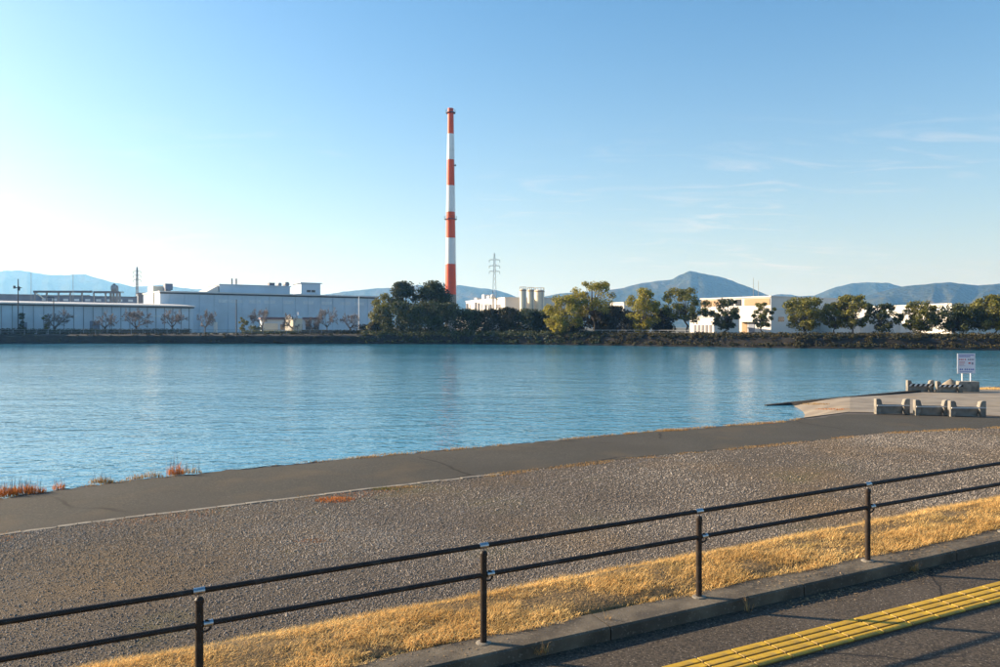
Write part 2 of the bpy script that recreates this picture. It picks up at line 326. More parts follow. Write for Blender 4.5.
# ------------------------------------------------------------------ hills
def hill(name, pts, d, depth, seed, rough=0.25):
    px = np.arange(pts[0][0], pts[-1][0]+0.1, 1.5)
    py = np.interp(px, [p[0] for p in pts], [p[1] for p in pts])
    kern = np.hanning(9); kern /= kern.sum(); py = np.convolve(np.pad(py, 4, 'edge'), kern, 'valid')
    X = (px-CX)/F*d; H = np.maximum((HY-py)/F*d+CAMZ, 1.0)
    H = H*(1+0.025*(fbm(px/6.0, px*0+seed, seed)-0.47))
    rows = np.linspace(0, 1, 42); V = []
    for t in rows:
        u = t/0.7
        prof_ = np.where(t <= 0.7, u**1.25 if t <= 0.7 else 0, max(0.0, (1-t)/0.3)**0.8)
        y = d-depth*0.7+depth*t
        spur = fbm(X/(depth*0.13)+t*1.3, np.full_like(X, t*4.2+seed), seed+5, 5)-0.47
        fold = np.abs(fbm(X/(depth*0.10)+fbm(X/(depth*.3), X*0+t*2, seed+1)*1.5, np.full_like(X, t*1.6), seed+9, 3)-0.44)
        z = H*prof_*(1+(spur*1.1*rough-fold*1.6*rough)*4*t*max(0, 0.7-t)/0.49*2.2)
        V.append(np.stack([X*(y/d), np.full_like(X, y), np.maximum(z, 0)+FARZ-0.5], 1))
    n = len(px); V = np.concatenate(V)
    i, j = np.meshgrid(np.arange(n-1), np.arange(len(rows)-1)); a = (j*n+i).ravel()
    tag(link(name, mesh(name, V, np.stack([a, a+1, a+n+1, a+n], 1), M['forest'], True)), kind='structure')
hill('hill_range_far', [(-150, 296), (-60, 283), (-20, 273), (0, 270), (20, 269), (35, 272), (50, 274), (70, 274), (85, 273), (95, 277), (110, 281), (125, 284), (135, 286), (150, 285), (162, 284), (175, 286), (190, 288), (210, 289), (240, 294), (300, 306), (330, 320)], 6600, 2200, 11)
hill('hill_range_middle', [(240, 312), (270, 303), (300, 297), (320, 294.5), (345, 291), (372, 288), (388, 287), (402, 288), (418, 284), (432, 287), (445, 288), (458, 284), (470, 286), (494, 289), (505, 292), (515, 296), (530, 302), (570, 316)], 5200, 1700, 23)
hill('mountain', [(500, 312), (520, 301), (540, 297), (560, 293), (600, 290), (620, 288), (640, 282.5), (660, 280), (672, 279), (680, 274), (690, 269.5), (700, 272), (712, 274), (725, 277), (735, 281), (745, 285), (755, 289), (765, 293.5), (775, 297), (800, 304), (840, 318)], 4300, 1600, 31, 0.16)
hill('hill_saddle', [(740, 312), (765, 297), (778, 293.7), (788, 293.7), (800, 296), (812, 295), (825, 296), (850, 302), (880, 316)], 5400, 900, 41, 0.2)
hill('hill_range_right', [(780, 312), (800, 300), (820, 293), (835, 286.5), (850, 283), (862, 281.5), (875, 282), (888, 282), (898, 285), (920, 292), (960, 306)], 4900, 1300, 53, 0.25)
hill('hill_range_near', [(820, 316), (845, 303), (870, 294), (890, 289), (900, 286.5), (915, 284), (930, 284), (948, 281.5), (960, 283), (975, 284.5), (990, 284), (1000, 283), (1030, 280), (1080, 286), (1150, 296), (1220, 314)], 3700, 1500, 67, 0.3)

# ------------------------------------------------------------------ near bank: ground, path, gravel, ramp
UP = [(-500, 600), (-240, 541), (0, 498), (60, 488.5), (120, 481), (240, 468.4), (370, 456), (500, 445), (640, 432), (780, 421.5), (800, 418.5)]    # water edge of the path
LOWP = [(-500, 640), (-240, 574), (0, 534), (120, 518), (240, 504), (370, 488.5), (500, 473.5), (640, 457), (780, 444), (880, 433), (1000, 427), (1150, 421)]
up = [G(*p) for p in UP]; low = [G(*p) for p in LOWP]
spit = [G(798, 412, 0.42), G(793, 408.5, 0.25), G(764, 404.5, 0.1), G(800, 401, 0.4), G(850, 396, 0.5), G(905, 390.5, 0.5), G(1000, 386.5, 0.5), G(1150, 382, 0.5)]
# near ground sheet with a skirt going down into the water
_pts = [(-60, -8, 0.5)]+[(x, y, 0.5) for x, y, z in up[:-1]]+[G(797, 418.9)]
def _rs(pts, m):
    pts = np.array(pts); q = np.concatenate([[0], np.cumsum(np.linalg.norm(np.diff(pts, axis=0), axis=1))]); t_ = np.linspace(0, q[-1], m)
    return np.stack([np.interp(t_, q, pts[:, c]) for c in range(3)], 1)
E_ = _rs(_pts, 700); E_[1:-1, 1] += (fbm(np.arange(698)*0.55, np.zeros(698), 15)-0.47)*0.45
edge = [tuple(q) for q in E_]+[G(850, 411.0), G(850, 398.0), G(905, 390.5), G(1000, 386.5), G(1150, 382), (120, 56, 0.5)]
GZ = 0.485
vv = [(q[0], q[1], GZ+0.012*math.sin(k_*1.7)) for k_, q in enumerate(edge)]+[(150, 40, GZ), (150, -60, GZ), (-60, -60, GZ)]
n = len(edge); ff = [tuple(range(len(vv)))]
k = len(vv)
for q in edge: vv.append((q[0]-0.3, q[1]+0.5, -0.9))
ff += [(i, k+i, k+i+1, i+1) for i in range(n-1)]
tag(link('bank_ground', mesh('bank_ground', vv, ff, M['dirt'])), kind='structure')

# asphalt path: subdivided strip with a slightly ragged edge
def resample(pts, m):
    pts = np.array(pts); s = np.concatenate([[0], np.cumsum(np.linalg.norm(np.diff(pts, axis=0), axis=1))])
    t = np.linspace(0, s[-1], m); return np.stack([np.interp(t, s, pts[:, c]) for c in range(3)], 1)
A = resample(up+[G(850, 413.5), G(930, 414.5), G(1000, 417), G(1150, 419)], 260); B = resample(low, 260)
rag = (fbm(np.arange(260)*0.35, np.zeros(260), 5)-0.47)
A[:, 1] += -0.20+rag*0.7; B[:, 1] += (fbm(np.arange(260)*0.3, np.ones(260), 8)-0.47)*0.25
rows = [A*(1-t)+B*t for t in np.linspace(0, 1, 7)]
V = np.concatenate(rows); V[:, 2] = 0.5+np.repeat(np.sin(np.linspace(0, np.pi, 7))*0.02, 260)
i, j = np.meshgrid(np.arange(259), np.arange(6)); a = (j*260+i).ravel()
tag(link('path', mesh('path', V, np.stack([a, a+260, a+261, a+1], 1), M['path'])), kind='structure')

# gravel yard
B2 = B.copy(); B2[:, 1] -= 0.02
gv = [(x, y, 0.494) for x, y, z in B2]+[(60, 22, 0.494), (60, -10, 0.494), (-30, -20, 0.494)]
tag(link('gravel_yard', mesh('gravel_yard', gv, [tuple(range(len(gv)-1, -1, -1))], M['gravel'])), kind='structure')

# pale edging between path and gravel on the left
E = resample([p for p, q in zip(low, LOWP) if -300 <= q[0] <= 520], 25)
root = tag(link('path_edging', None), kind='structure'); root.location = E[12]
for q in range(24):
    a, b = Vector(E[q]), Vector(E[q+1]); d = (b-a).normalized(); a = a+d*0.01; b = b-d*0.01
    nrm = Vector((-d.y, d.x, 0)); bz = 0.500+random.uniform(0, 0.012); v = []
    for z_ in (0.47, bz):
        v += [a-nrm*0.09, b-nrm*0.09, b+nrm*0.035, a+nrm*0.035]
        for t in range(-4, 0): v[t] = Vector((v[t].x, v[t].y, z_))
    wpart('edging_block', [tuple(p) for p in v], [(0, 3, 2, 1), (4, 5, 6, 7), (0, 1, 5, 4), (1, 2, 6, 5), (2, 3, 7, 6), (3, 0, 4, 7)], M['concrete'], root)

# boat ramp
f_ = [G(850, 412.0, 0.512), G(930, 413.4, 0.512), G(1000, 416, 0.512), G(1150, 418, 0.512), G(1150, 383, 0.512), G(1000, 387.5, 0.512), G(905, 391.5, 0.512), G(850, 397.2, 0.512)]
e_ = [G(798, 417.6, 0.40), G(793, 411.5, -0.06), G(786, 406.0, -0.04), G(800, 402.0, 0.30)]
tag(link('boat_ramp', mesh('boat_ramp', f_, [tuple(range(len(f_)-1, -1, -1))], M['ramp'])), kind='structure')
V = []; a0, a1, c0, c1 = (np.array(q) for q in (G(850, 397.2), G(850, 412.0), G(785, 405.8, 0.0), G(799, 418.4)))
for i in range(11):
    t_ = i/10
    for j in range(11):
        q = j/10; x, y, _ = (a0*(1-q)+a1*q)*(1-t_)+(c0*(1-q)+c1*q)*t_
        x -= 0.5*math.sin(math.pi*q)*-t_; V.append((x, y, 0.512-0.62*(t_**1.3)*(1-q**3)))
i, j = np.meshgrid(np.arange(10), np.arange(10)); a = (i*11+j).ravel()
tag(link('ramp_slope', mesh('ramp_slope', V, np.stack([a, a+1, a+12, a+11], 1), M['ramp'], True)), kind='structure')
# low dark rim of the spit
rm = MB(); R_ = [G(766, 405, 0.03), G(790, 402.3, 0.12), G(820, 399.3, 0.34), G(850, 396.6, 0.53), G(880, 393.8, 0.57), G(905, 391.4, 0.6), G(920, 390.6, 0.58)]
for a, b in zip(R_[:-1], R_[1:]):
    v = [(a[0], a[1]-0.3, -0.1), (b[0], b[1]-0.3, -0.1), (b[0], b[1]+0.7, -0.1), (a[0], a[1]+0.7, -0.1),
         (a[0], a[1]-0.12, a[2]), (b[0], b[1]-0.12, b[2]), (b[0], b[1]+0.2, b[2]), (a[0], a[1]+0.2, a[2])]
    rm.add(v, [(4, 5, 6, 7), (0, 1, 5, 4), (1, 2, 6, 5), (2, 3, 7, 6), (3, 0, 4, 7)])
tag(link('bank_rim', mesh('bank_rim', rm.v, rm.f, M['bank'])), kind='structure')

# ------------------------------------------------------------------ raised walkway: local frame along the railing
RX, RY = 0.915, 0.404; RISE = 0.0335; O3 = (1.706, 6.67, 1.685)
def R(s, p, h=0.0):
    """s metres along the railing, p metres towards the walkway, h above the kerb top"""
    return (O3[0]+s*RX+p*RY, O3[1]+s*RY-p*RX, O3[2]+s*RISE+h)
S0, S1 = -26, 34
def strip(name, rows_, m, step=0.25, jig=0.0, seed=1):
    ss = np.arange(S0, S1+0.01, step); V = []
    for q, (p, h) in enumerate(rows_):
        for s in ss:
            dz = (fbm(np.array([s*1.7]), np.array([q*2.3]), seed)[0]-0.47)*jig
            V.append(R(s, p, h+dz))
    n = len(ss); i, j = np.meshgrid(np.arange(n-1), np.arange(len(rows_)-1)); a = (j*n+i).ravel()
    return tag(link(name, mesh(name, V, np.stack([a, a+1, a+n+1, a+n], 1), m)), kind='structure')
KH = 0.105
strip('sidewalk', [(14, -KH-0.03), (2.5, -KH-0.01), (0.15, -KH)], M['asphalt'], 1.0)
strip('verge', [(-0.085, -0.06), (-0.12, -0.002), (-0.35, 0.02), (-0.6, 0.03), (-0.85, 0.02), (-1.02, -0.03), (-1.4, -0.25), (-2.0, -0.62), (-3.0, -1.25), (-4.2, -2.1)], M['thatch'], 0.25, 0.05, 4)
# kerb stones
kb = tag(link('kerb', None), kind='structure'); kb.location = R(0, 0, -KH)
LK = 2.0; mb = MB()
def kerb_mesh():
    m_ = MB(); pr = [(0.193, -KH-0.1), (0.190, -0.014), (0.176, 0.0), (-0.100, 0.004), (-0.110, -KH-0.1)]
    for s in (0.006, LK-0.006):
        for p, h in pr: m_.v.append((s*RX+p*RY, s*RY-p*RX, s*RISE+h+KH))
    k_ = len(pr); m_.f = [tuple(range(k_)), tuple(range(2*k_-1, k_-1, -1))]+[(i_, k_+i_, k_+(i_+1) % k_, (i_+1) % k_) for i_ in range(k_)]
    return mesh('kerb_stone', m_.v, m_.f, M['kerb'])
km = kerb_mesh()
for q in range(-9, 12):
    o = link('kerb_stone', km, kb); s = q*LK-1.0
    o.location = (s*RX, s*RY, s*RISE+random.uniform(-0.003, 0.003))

# tactile paving: tiles, each with four ridges
tp = tag(link('tactile_paving', None), kind='structure'); tp.location = R(0, 0.765, -KH)
TL = 0.315
def slab(s0, s1, p0, p1, h0, h1, ch, name, m):
    m_ = MB()
    for h, c in ((h0, 0), (h1, ch)):
        for s, p in ((s0+c, p0+c), (s1-c, p0+c), (s1-c, p1-c), (s0+c, p1-c)):
            m_.v.append((s*RX+p*RY, s*RY-p*RX, s*RISE+h))
    m_.f = [(4, 7, 6, 5), (0, 4, 5, 1), (1, 5, 6, 2), (2, 6, 7, 3), (3, 7, 4, 0)]
    return mesh(name, m_.v, m_.f, m)
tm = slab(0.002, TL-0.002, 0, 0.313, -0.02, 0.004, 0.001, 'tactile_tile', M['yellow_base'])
rm_ = slab(0.008, TL-0.008, 0.0, 0.062, 0.003, 0.0115, 0.002, 'ridge', M['yellow'])
for q in range(-20, 34):
    t = link('tactile_tile', tm, tp); s = q*TL
    t.location = (s*RX, s*RY, s*RISE+random.uniform(-0.001, 0.001))
    for r_ in range(4):
        p = 0.004+r_*0.081; rd = link('ridge', rm_, t); rd.location = (p*RY, -p*RX, 0)

# ------------------------------------------------------------------ railing
rl = thing('railing', R(0, 0, 0), 'dark brown two-rail metal railing with silver clamps along the kerb', 'railing')
def loc(s, p, h): return (s*RX+p*RY, s*RY-p*RX, s*RISE+h)
HT, HL, PR = 0.735, 0.515, 0.0255
post_m = MB().lathe([(PR, -0.02), (PR, 0.655), (PR+0.004, 0.657), (PR+0.004, 0.679), (PR*0.75, 0.694), (0.006, 0.699)], n=20)
post_me = mesh('post', post_m.v, post_m.f, M['rail'], False)
base_m = MB().lathe([(0.062, -0.01), (0.058, 0.006), (0.045, 0.010), (0.03, 0.011)], n=14); base_me = mesh('post_footing', base_m.v, base_m.f, M['concrete'])
neck_m = MB().tube((0, 0, 0.665), (0, 0, HT-0.015), 0.0105, n=10); neck_me = mesh('neck', neck_m.v, neck_m.f, M['steel'])
dirv = Vector((RX, RY, RISE)).normalized()
def sleeve(h, s0, s1, r):
    m_ = MB().tube(Vector(loc(s0, 0, h)), Vector(loc(s1, 0, h)), r, n=16); return m_
sl1 = sleeve(HT, -0.035, 0.035, 0.0225); sl1_me = mesh('clamp', sl1.v, sl1.f, M['steel'], False)
sl2 = sleeve(HL, 0.028, 0.085, 0.0225); sl2_me = mesh('clamp', sl2.v, sl2.f, M['steel'], False)
yk = MB()           # rounded yoke holding the lower rail on the side of the post
for t0 in range(10):
    a0, a1 = math.pi*(0.75+1.5*t0/10), math.pi*(0.75+1.5*(t0+1)/10)
    c = Vector(loc(0.035, 0.01, HL-0.012))
    yk.tube(c+dirv*0.036*math.cos(a0+math.pi*0.25)+Vector((0, 0, 0.036*math.sin(a0+math.pi*0.25))), c+dirv*0.036*math.cos(a1+math.pi*0.25)+Vector((0, 0, 0.036*math.sin(a1+math.pi*0.25))), 0.008, n=6)
yk_me = mesh('yoke', yk.v, yk.f, M['rail'])
for q in range(-5, 6):
    s = q*2.0; l = loc(s, 0, 0)
    p_ = link('post', post_me, rl, l)
    link('post_footing', base_me, p_); link('neck', neck_me, p_); link('clamp', sl1_me, p_); link('clamp', sl2_me, p_); link('yoke', yk_me, p_)
for h, nm in ((HT, 'top_rail'), (HL, 'lower_rail')):
    pd = 0.0 if h == HT else 0.0
    MB().tube(loc(-10.4, pd, h), loc(10.4, pd, h), 0.0190, n=18).part(nm, M['rail'], rl)

# ------------------------------------------------------------------ gravel stones (stuff)
ico_v = np.array([(0, 0, 1), (0.9, 0, 0.1), (0.25, 0.85, 0), (-0.75, 0.5, 0.1), (-0.7, -0.55, 0), (0.3, -0.85, 0.1), (0, 0, -0.5)], float)
ico_f = np.array([(0, 1, 2), (0, 2, 3), (0, 3, 4), (0, 4, 5), (0, 5, 1)])
def stones(n, dmin, dmax, r0, r1):
    """random points inside the view wedge on the yard"""
    d = np.sqrt(RNG.uniform(dmin**2, dmax**2, n*2)); x = RNG.uniform(-0.72, 0.72, n*2)*d
    lowx = np.array([p[0] for p in low]); lowy = np.array([p[1] for p in low])
    pl = (x-O3[0])*RY-(d-O3[1])*RX
    ok = (d < np.interp(x, lowx, lowy)-0.02) & (pl < -2.6)
    x, d = x[ok][:n], d[ok][:n]; m_ = len(x)
    dens = fbm(x*0.30, d*0.30, 77); keep = dens+RNG.uniform(-0.25, 0.25, m_) > 0.32
    fade = np.clip((d-dmin)/4.0, 0, 1) if dmin > 10 else np.clip((dmax-d)/4.0, 0, 1)
    keep &= RNG.random(m_) < fade
    x, d = x[keep], d[keep]; m_ = len(x)
    r = RNG.uniform(r0, r1, m_)*(RNG.random(m_)**3*0.6+0.6); a = RNG.uniform(0, 6.283, m_)
    v = ico_v[None]*(1+RNG.uniform(-0.3, 0.3, (m_, 7, 3))); v = v*r[:, None, None]*np.array([1, 0.75, 1.1])
    ca, sa = np.cos(a)[:, None], np.sin(a)[:, None]
    vx = v[..., 0]*ca-v[..., 1]*sa+x[:, None]; vy = v[..., 0]*sa+v[..., 1]*ca+d[:, None]
    V = np.stack([vx, vy, v[..., 2]+0.494], -1).reshape(-1, 3)
    Fc = (ico_f[None]+(np.arange(m_)*7)[:, None, None]).reshape(-1, 3)
    return V, Fc
V1, F1 = stones(260000, 7.2, 17.0, 0.006, 0.0185); V2, F2 = stones(130000, 12.5, 29, 0.010, 0.025)
tag(link('gravel', mesh('gravel', np.concatenate([V1, V2]), np.concatenate([F1, F2+len(V1)]), M['stone'])), 'loose grey and brown gravel covering the yard below the railing', 'gravel', kind='stuff')

# ------------------------------------------------------------------ grass blades
def blades(base, h, lean, width, seg=2, curl=0.6):
    """bent tapering blades; base n x 3, h n"""
    n = len(base); a = RNG.uniform(0, 6.283, n); dirx, diry = np.cos(a), np.sin(a)
    L_ = lean*RNG.uniform(0.2, 1.0, n)*h; pa = a+1.57+RNG.uniform(-0.5, 0.5, n); wx, wy = np.cos(pa)*width/2, np.sin(pa)*width/2
    V = np.zeros((n, 5, 3))
    for k_, (t, wd) in enumerate(((0, 1), (0.55, 0.75))):
        off = L_*t**1.6; z = h*t*(1-curl*0.15*t)
        for s_, idx in ((-1, 2*k_), (1, 2*k_+1)):
            V[:, idx, 0] = base[:, 0]+dirx*off+s_*wx*wd; V[:, idx, 1] = base[:, 1]+diry*off+s_*wy*wd; V[:, idx, 2] = base[:, 2]+z
    V[:, 4, 0] = base[:, 0]+dirx*L_; V[:, 4, 1] = base[:, 1]+diry*L_; V[:, 4, 2] = base[:, 2]+h*(1-curl*0.3*(L_/np.maximum(h, 1e-6))**1.5)
    o = (np.arange(n)*5)[:, None]
    tri = np.array([(0, 1, 3), (0, 3, 2), (2, 3, 4)])
    return V.reshape(-1, 3), (tri[None]+o[:, :, None]).reshape(-1, 3)
n = 185000
s = RNG.uniform(-9, 9, n); p = RNG.uniform(-1.12, -0.03, n)
edge_ = 0.30*(fbm(s*1.3, s*0+4, 9)-0.40)
dens = fbm(s*2.2, p*4.5, 21)
keep = (p < -0.06-edge_*0.7) & (dens+RNG.uniform(-0.16, 0.16, n) > 0.33)
s, p, dens = s[keep], p[keep], dens[keep]
hz = np.interp(-p, [0.0, 0.12, 0.35, 0.6, 0.85, 1.02, 1.4], [0.012, 0.005, 0.02, 0.03, 0.02, -0.03, -0.25])
base = np.stack([O3[0]+s*RX+p*RY, O3[1]+s*RY-p*RX, O3[2]+s*RISE+hz-0.015], 1)
bv, bf = blades(base, RNG.uniform(0.02, 0.07, len(s))*(0.2+1.6*dens), 1.7, 0.0045)
tag(link('dry_grass', mesh('dry_grass', bv, bf, M['dry_grass'])), 'golden dry grass on the verge behind the kerb', 'grass', kind='stuff')

# leaf and straw litter along the kerb foot and on the kerb
n = 9000; s = RNG.uniform(-6, 9, n); m_ = RNG.random(n)
kk = fbm(s*1.1, s*0+2, 31)+RNG.uniform(-0.12, 0.12, n) > 0.47
p = np.where(m_ < 0.62, 0.225+np.abs(RNG.normal(0, 0.09, n)), RNG.uniform(-0.17, 0.17, n)); hh = np.where(m_ < 0.62, -KH+0.006, 0.007)
s, p, hh = s[kk], p[kk], hh[kk]; n = len(s)
c = np.stack([O3[0]+s*RX+p*RY, O3[1]+s*RY-p*RX, O3[2]+s*RISE+hh], 1); a = RNG.uniform(0, 6.28, n); ln = RNG.uniform(0.004, 0.03, n)*RNG.uniform(0.3, 1.2, n); wd = RNG.uniform(0.002, 0.006, n)
D1 = np.stack([np.cos(a), np.sin(a), RNG.uniform(-0.05, 0.25, n)], 1)*ln[:, None]; D2 = np.stack([-np.sin(a), np.cos(a), RNG.uniform(0, .4, n)], 1)*wd[:, None]
V = np.stack([c-D1, c+D2, c+D1, c-D2], 1).reshape(-1, 3); Fq = np.arange(n*4).reshape(-1, 4)
tag(link('straw_litter', mesh('straw_litter', V, Fq, M['litter'])), 'scattered straw and dead leaves lying along the kerb', 'litter', kind='stuff')

# ------------------------------------------------------------------ weed clumps
def clump(c, rad, n_, h0, h1, m, label, group=None, ry=None, lean=0.7, width=0.012, heads=False, name='weed_clump'):
    t = thing(name, c, label, 'weeds', group)
    a = RNG.uniform(0, 6.283, n_); q = np.sqrt(RNG.random(n_)); ry = ry or rad
    b = np.stack([q*np.cos(a)*rad, q*np.sin(a)*ry, np.full(n_, -0.02)], 1)
    hh_ = RNG.uniform(h0, h1, n_)*(1.1-0.6*q)
    v, f = blades(b, hh_, lean, width)
    link('blades', mesh('blades', v, f, m), t)
    if heads:
        k_ = max(4, n_//10); b2 = b[:k_]*0.8; v, f = blades(b2, RNG.uniform(h1*0.9, h1*1.5, k_), 0.25, width*0.8)
        link('stalks', mesh('stalks', v, f, M['twig']), t)
    return t
WG = 'weeds along the water edge'
def shift(px, py, z=0.5): x, y, z_ = G(px, py, z); return (x, y, z_)
clump(shift(4, 495), 0.32, 240, 0.15, 0.34, M['orange_weed'], 'bright orange weeds at the left end of the path water edge', WG, 0.2, heads=True)
clump(shift(27, 492.5), 0.40, 320, 0.12, 0.30, M['orange_weed'], 'wide orange weed patch second from left along the water edge', WG, 0.2, heads=True)
clump(shift(58, 488.5), 0.14, 60, 0.12, 0.28, M['orange_weed'], 'small orange-brown weed sprig at the right end of the leftmost weeds', WG, 0.12, heads=True)
clump(shift(101, 482), 0.30, 150, 0.08, 0.22, M['straw_weed'], 'pale rusty weed tuft alone on the water edge', WG, 0.12, heads=True)
clump(shift(135, 478.5), 0.22, 80, 0.08, 0.20, M['straw_weed'], 'short pale weeds left of the tall reddish stalks', WG, 0.1)
clump(shift(152, 476.5), 0.30, 120, 0.10, 0.24, M['straw_weed'], 'pale weeds directly beside the tall reddish stalks', WG, 0.1)
clump(shift(175, 474), 0.22, 120, 0.18, 0.44, M['orange_weed'], 'tallest reddish weed stalks standing on the water edge', WG, 0.12, heads=True)
clump(shift(191, 472.5), 0.26, 80, 0.08, 0.28, M['straw_weed'], 'thin pale weeds right of the tall reddish stalks', WG, 0.1, heads=True)
clump(shift(672, 430.5), 0.55, 320, 0.06, 0.16, M['straw_weed'], 'low straw-coloured tuft on the water edge towards the ramp', WG, 0.22)
clump(shift(630, 433.6), 0.25, 90, 0.05, 0.10, M['straw_weed'], 'tiny straw tuft left of the low straw tuft on the water edge', WG, 0.12)
clump(shift(768, 423.4), 0.30, 140, 0.04, 0.08, M['orange_weed'], 'low rusty weeds on the water edge beside the inlet', WG, 0.1)
YG = 'weeds in the gravel yard'
clump(shift(335, 500), 0.42, 420, 0.04, 0.12, M['orange_weed'], 'rusty orange weed patch at the gravel edge of the path', YG, 0.25)
clump(shift(384, 489), 0.40, 420, 0.03, 0.08, M['green_weed'], 'olive green weed patch at the gravel edge of the path', YG, 0.16)
clump(shift(405, 487), 0.45, 300, 0.03, 0.07, M['straw_weed'], 'straw patch just right of the olive green weeds', YG, 0.12)
clump(shift(645, 457.8), 1.0, 500, 0.02, 0.06, M['straw_weed'], 'long straw-coloured strip of weeds along the path edge', YG, 0.12)
clump(shift(690, 452.6), 0.6, 260, 0.02, 0.06, M['straw_weed'], 'short straw strip on the path edge right of the long one', YG, 0.1)
clump(shift(310, 541), 0.30, 160, 0.02, 0.05, M['orange_weed'], 'small orange weed patch in the middle of the gravel', YG, 0.2)
clump(shift(345, 530), 0.22, 110, 0.02, 0.05, M['straw_weed'], 'small straw weed patch in the middle of the gravel', YG, 0.16)
clump(shift(290, 553), 0.34, 200, 0.01, 0.04, M['green_weed'], 'faint green weed patch left in the gravel', YG, 0.26)
clump(shift(343, 556), 0.24, 160, 0.01, 0.04, M['green_weed'], 'faint green weed patch right in the gravel', YG, 0.22)
clump(shift(940, 462), 1.3, 500, 0.01, 0.04, M['straw_weed'], 'brownish weed patch in the gravel above the right end of the railing', YG, 0.5)
clump(G(815, 404, 0.44), 0.7, 300, 0.05, 0.14, M['straw_weed'], 'pale dry weeds on the ramp close to its dark rim', 'weeds on the boat ramp', 0.3)
clump(G(833, 409, 0.5), 0.8, 340, 0.03, 0.09, M['orange_weed'], 'rusty dry weeds in the middle of the boat ramp', 'weeds on the boat ramp', 0.3)
KG = 'dry weeds growing at the kerb'
clump(R(-1.62, 0.20, -0.05), 0.06, 60, 0.05, 0.13, M['straw_weed'], 'dry weed hanging over the kerb beside the second post from left', KG, lean=1.1, width=0.004)
clump(R(0.33, 0.23, -KH), 0.03, 16, 0.10, 0.26, M['straw_weed'], 'tall dry stalk at the kerb foot right of the third post', KG, lean=0.7, width=0.004)
clump(R(2.36, 0.22, -0.07), 0.04, 40, 0.04, 0.12, M['straw_weed'], 'dry weed on the kerb right of the rightmost visible post', KG, lean=0.9, width=0.004)
clump(R(-0.95, 0.05, 0.0), 0.03, 14, 0.05, 0.14, M['straw_weed'], 'thin dry sprig on the kerb between the second and third posts', KG, lean=0.8, width=0.004)

# ragged low dry growth along both edges of the path
def edge_growth(name, line, off0, off1, n_, h0, h1, m, label, seed):
    L_ = resample(line, 4000); q = RNG.integers(0, 4000, n_); dn = fbm(L_[q, 0]*0.9, L_[q, 1]*0.9, seed)
    ok = dn+RNG.uniform(-0.06, 0.06, n_) > 0.47; q, dn = q[ok], dn[ok]
    b = L_[q].copy(); b[:, 1] += RNG.uniform(off0, off1, len(q))*(0.4+dn); b[:, 0] += RNG.normal(0, 0.05, len(q)); b[:, 2] = 0.49
    v, f = blades(b, RNG.uniform(h0, h1, len(q))*(0.3+1.4*dn), 1.3, 0.010)
    tag(link(name, mesh(name, v, f, m)), label, 'grass', kind='stuff')
edge_growth('shore_growth', up[1:], -0.30, 0.12, 9000, 0.02, 0.07, M['straw_weed'], 'thin dry growth along the water edge of the path', 91)
edge_growth('path_growth', low[1:], -0.30, 0.10, 16000, 0.015, 0.05, M['straw_weed'], 'thin dry growth along the gravel edge of the path', 92)
edge_growth('rust_growth', low[1:8], -0.9, -0.1, 4500, 0.01, 0.03, M['orange_weed'], 'thin rusty growth in the gravel beside the path', 97)
sandx = [G(978, 389.3, 0.51), G(1010, 388.5, 0.51), G(1060, 387.5, 0.51)]
clump(G(990, 389.2, 0.51), 1.1, 900, 0.08, 0.22, M['dry_grass'], 'golden dry grass patch right of the notice board footing', 'weeds on the boat ramp', 0.5, name='weed_clump')
clump(G(1030, 388.6, 0.51), 1.4, 900, 0.08, 0.22, M['dry_grass'], 'golden dry grass patch at the right edge behind the ramp', 'weeds on the boat ramp', 0.5, name='weed_clump')

# ------------------------------------------------------------------ concrete barriers on the ramp
def barrier(c, rz, W, H, striped, label, group):
    t = thing('barrier', c, label, 'barrier', group, rz); bw, dp = 0.25*W/1.34, 0.22
    for sx in (-1, 1):
        xo, xi = sx*W/2, sx*(W/2-bw)
        poly = [(xo, 0), (xo, H), (xo-sx*0.14, H), (xo-sx*0.20, H*0.93), (xi, H*0.60), (xi, H*0.50), (xi+sx*0.09, 0)]
        if sx > 0: poly = poly[::-1]
        MB().prism(poly, -dp/2, dp/2).part('end_block', M['block'], t, bevel=0.012)
    MB().box(-W/2+bw*0.9, W/2-bw*0.9, 0.03, 0.10, 0, H*0.62).part('panel', M['block'], t, bevel=0.01)
    if not striped:
        MB().box(-W/2+0.02, W/2-0.02, -dp/2-0.05, -dp/2-0.003, H*0.53, H*0.60).part('bar', M['pipe_pale'], t)
    else:
        b = MB().box(-W/2+0.02, W/2-0.02, -dp/2-0.06, -dp/2-0.003, H*0.50, H*0.70).part('bar', M['stripe_black'], t)
        k_ = 5; x0, z0, z1 = -W/2+0.03, H*0.502, H*0.698; st = (W-0.08)/k_
        for q in range(k_):
            x = x0+q*st
            MB().prism([(x, z0), (x+st*0.42, z0), (x+st*0.80, z1), (x+st*0.38, z1)], -dp/2-0.066, -dp/2-0.058).part('stripe', M['stripe_white'], b)
    return t
barrier(G(892, 414, 0.505), -0.02, 1.34, 0.62, False, 'concrete barrier with pale bar standing alone left of two others', 'concrete barriers on the ramp')
barrier(G(931.5, 415.3, 0.505), -0.03, 1.34, 0.62, False, 'concrete barrier with pale bar, middle one of the front three', 'concrete barriers on the ramp')
barrier(G(967, 416.6, 0.505), -0.03, 1.36, 0.62, False, 'concrete barrier with pale bar, rightmost of the front three', 'concrete barriers on the ramp')
barrier(G(920, 391.8, 0.515), -0.02, 1.40, 0.63, True, 'concrete barrier with striped bar farthest from the sign', 'striped barriers at the water')
barrier(G(949, 392.4, 0.515), -0.02, 1.36, 0.60, True, 'concrete barrier with striped bar next to the sign', 'striped barriers at the water')
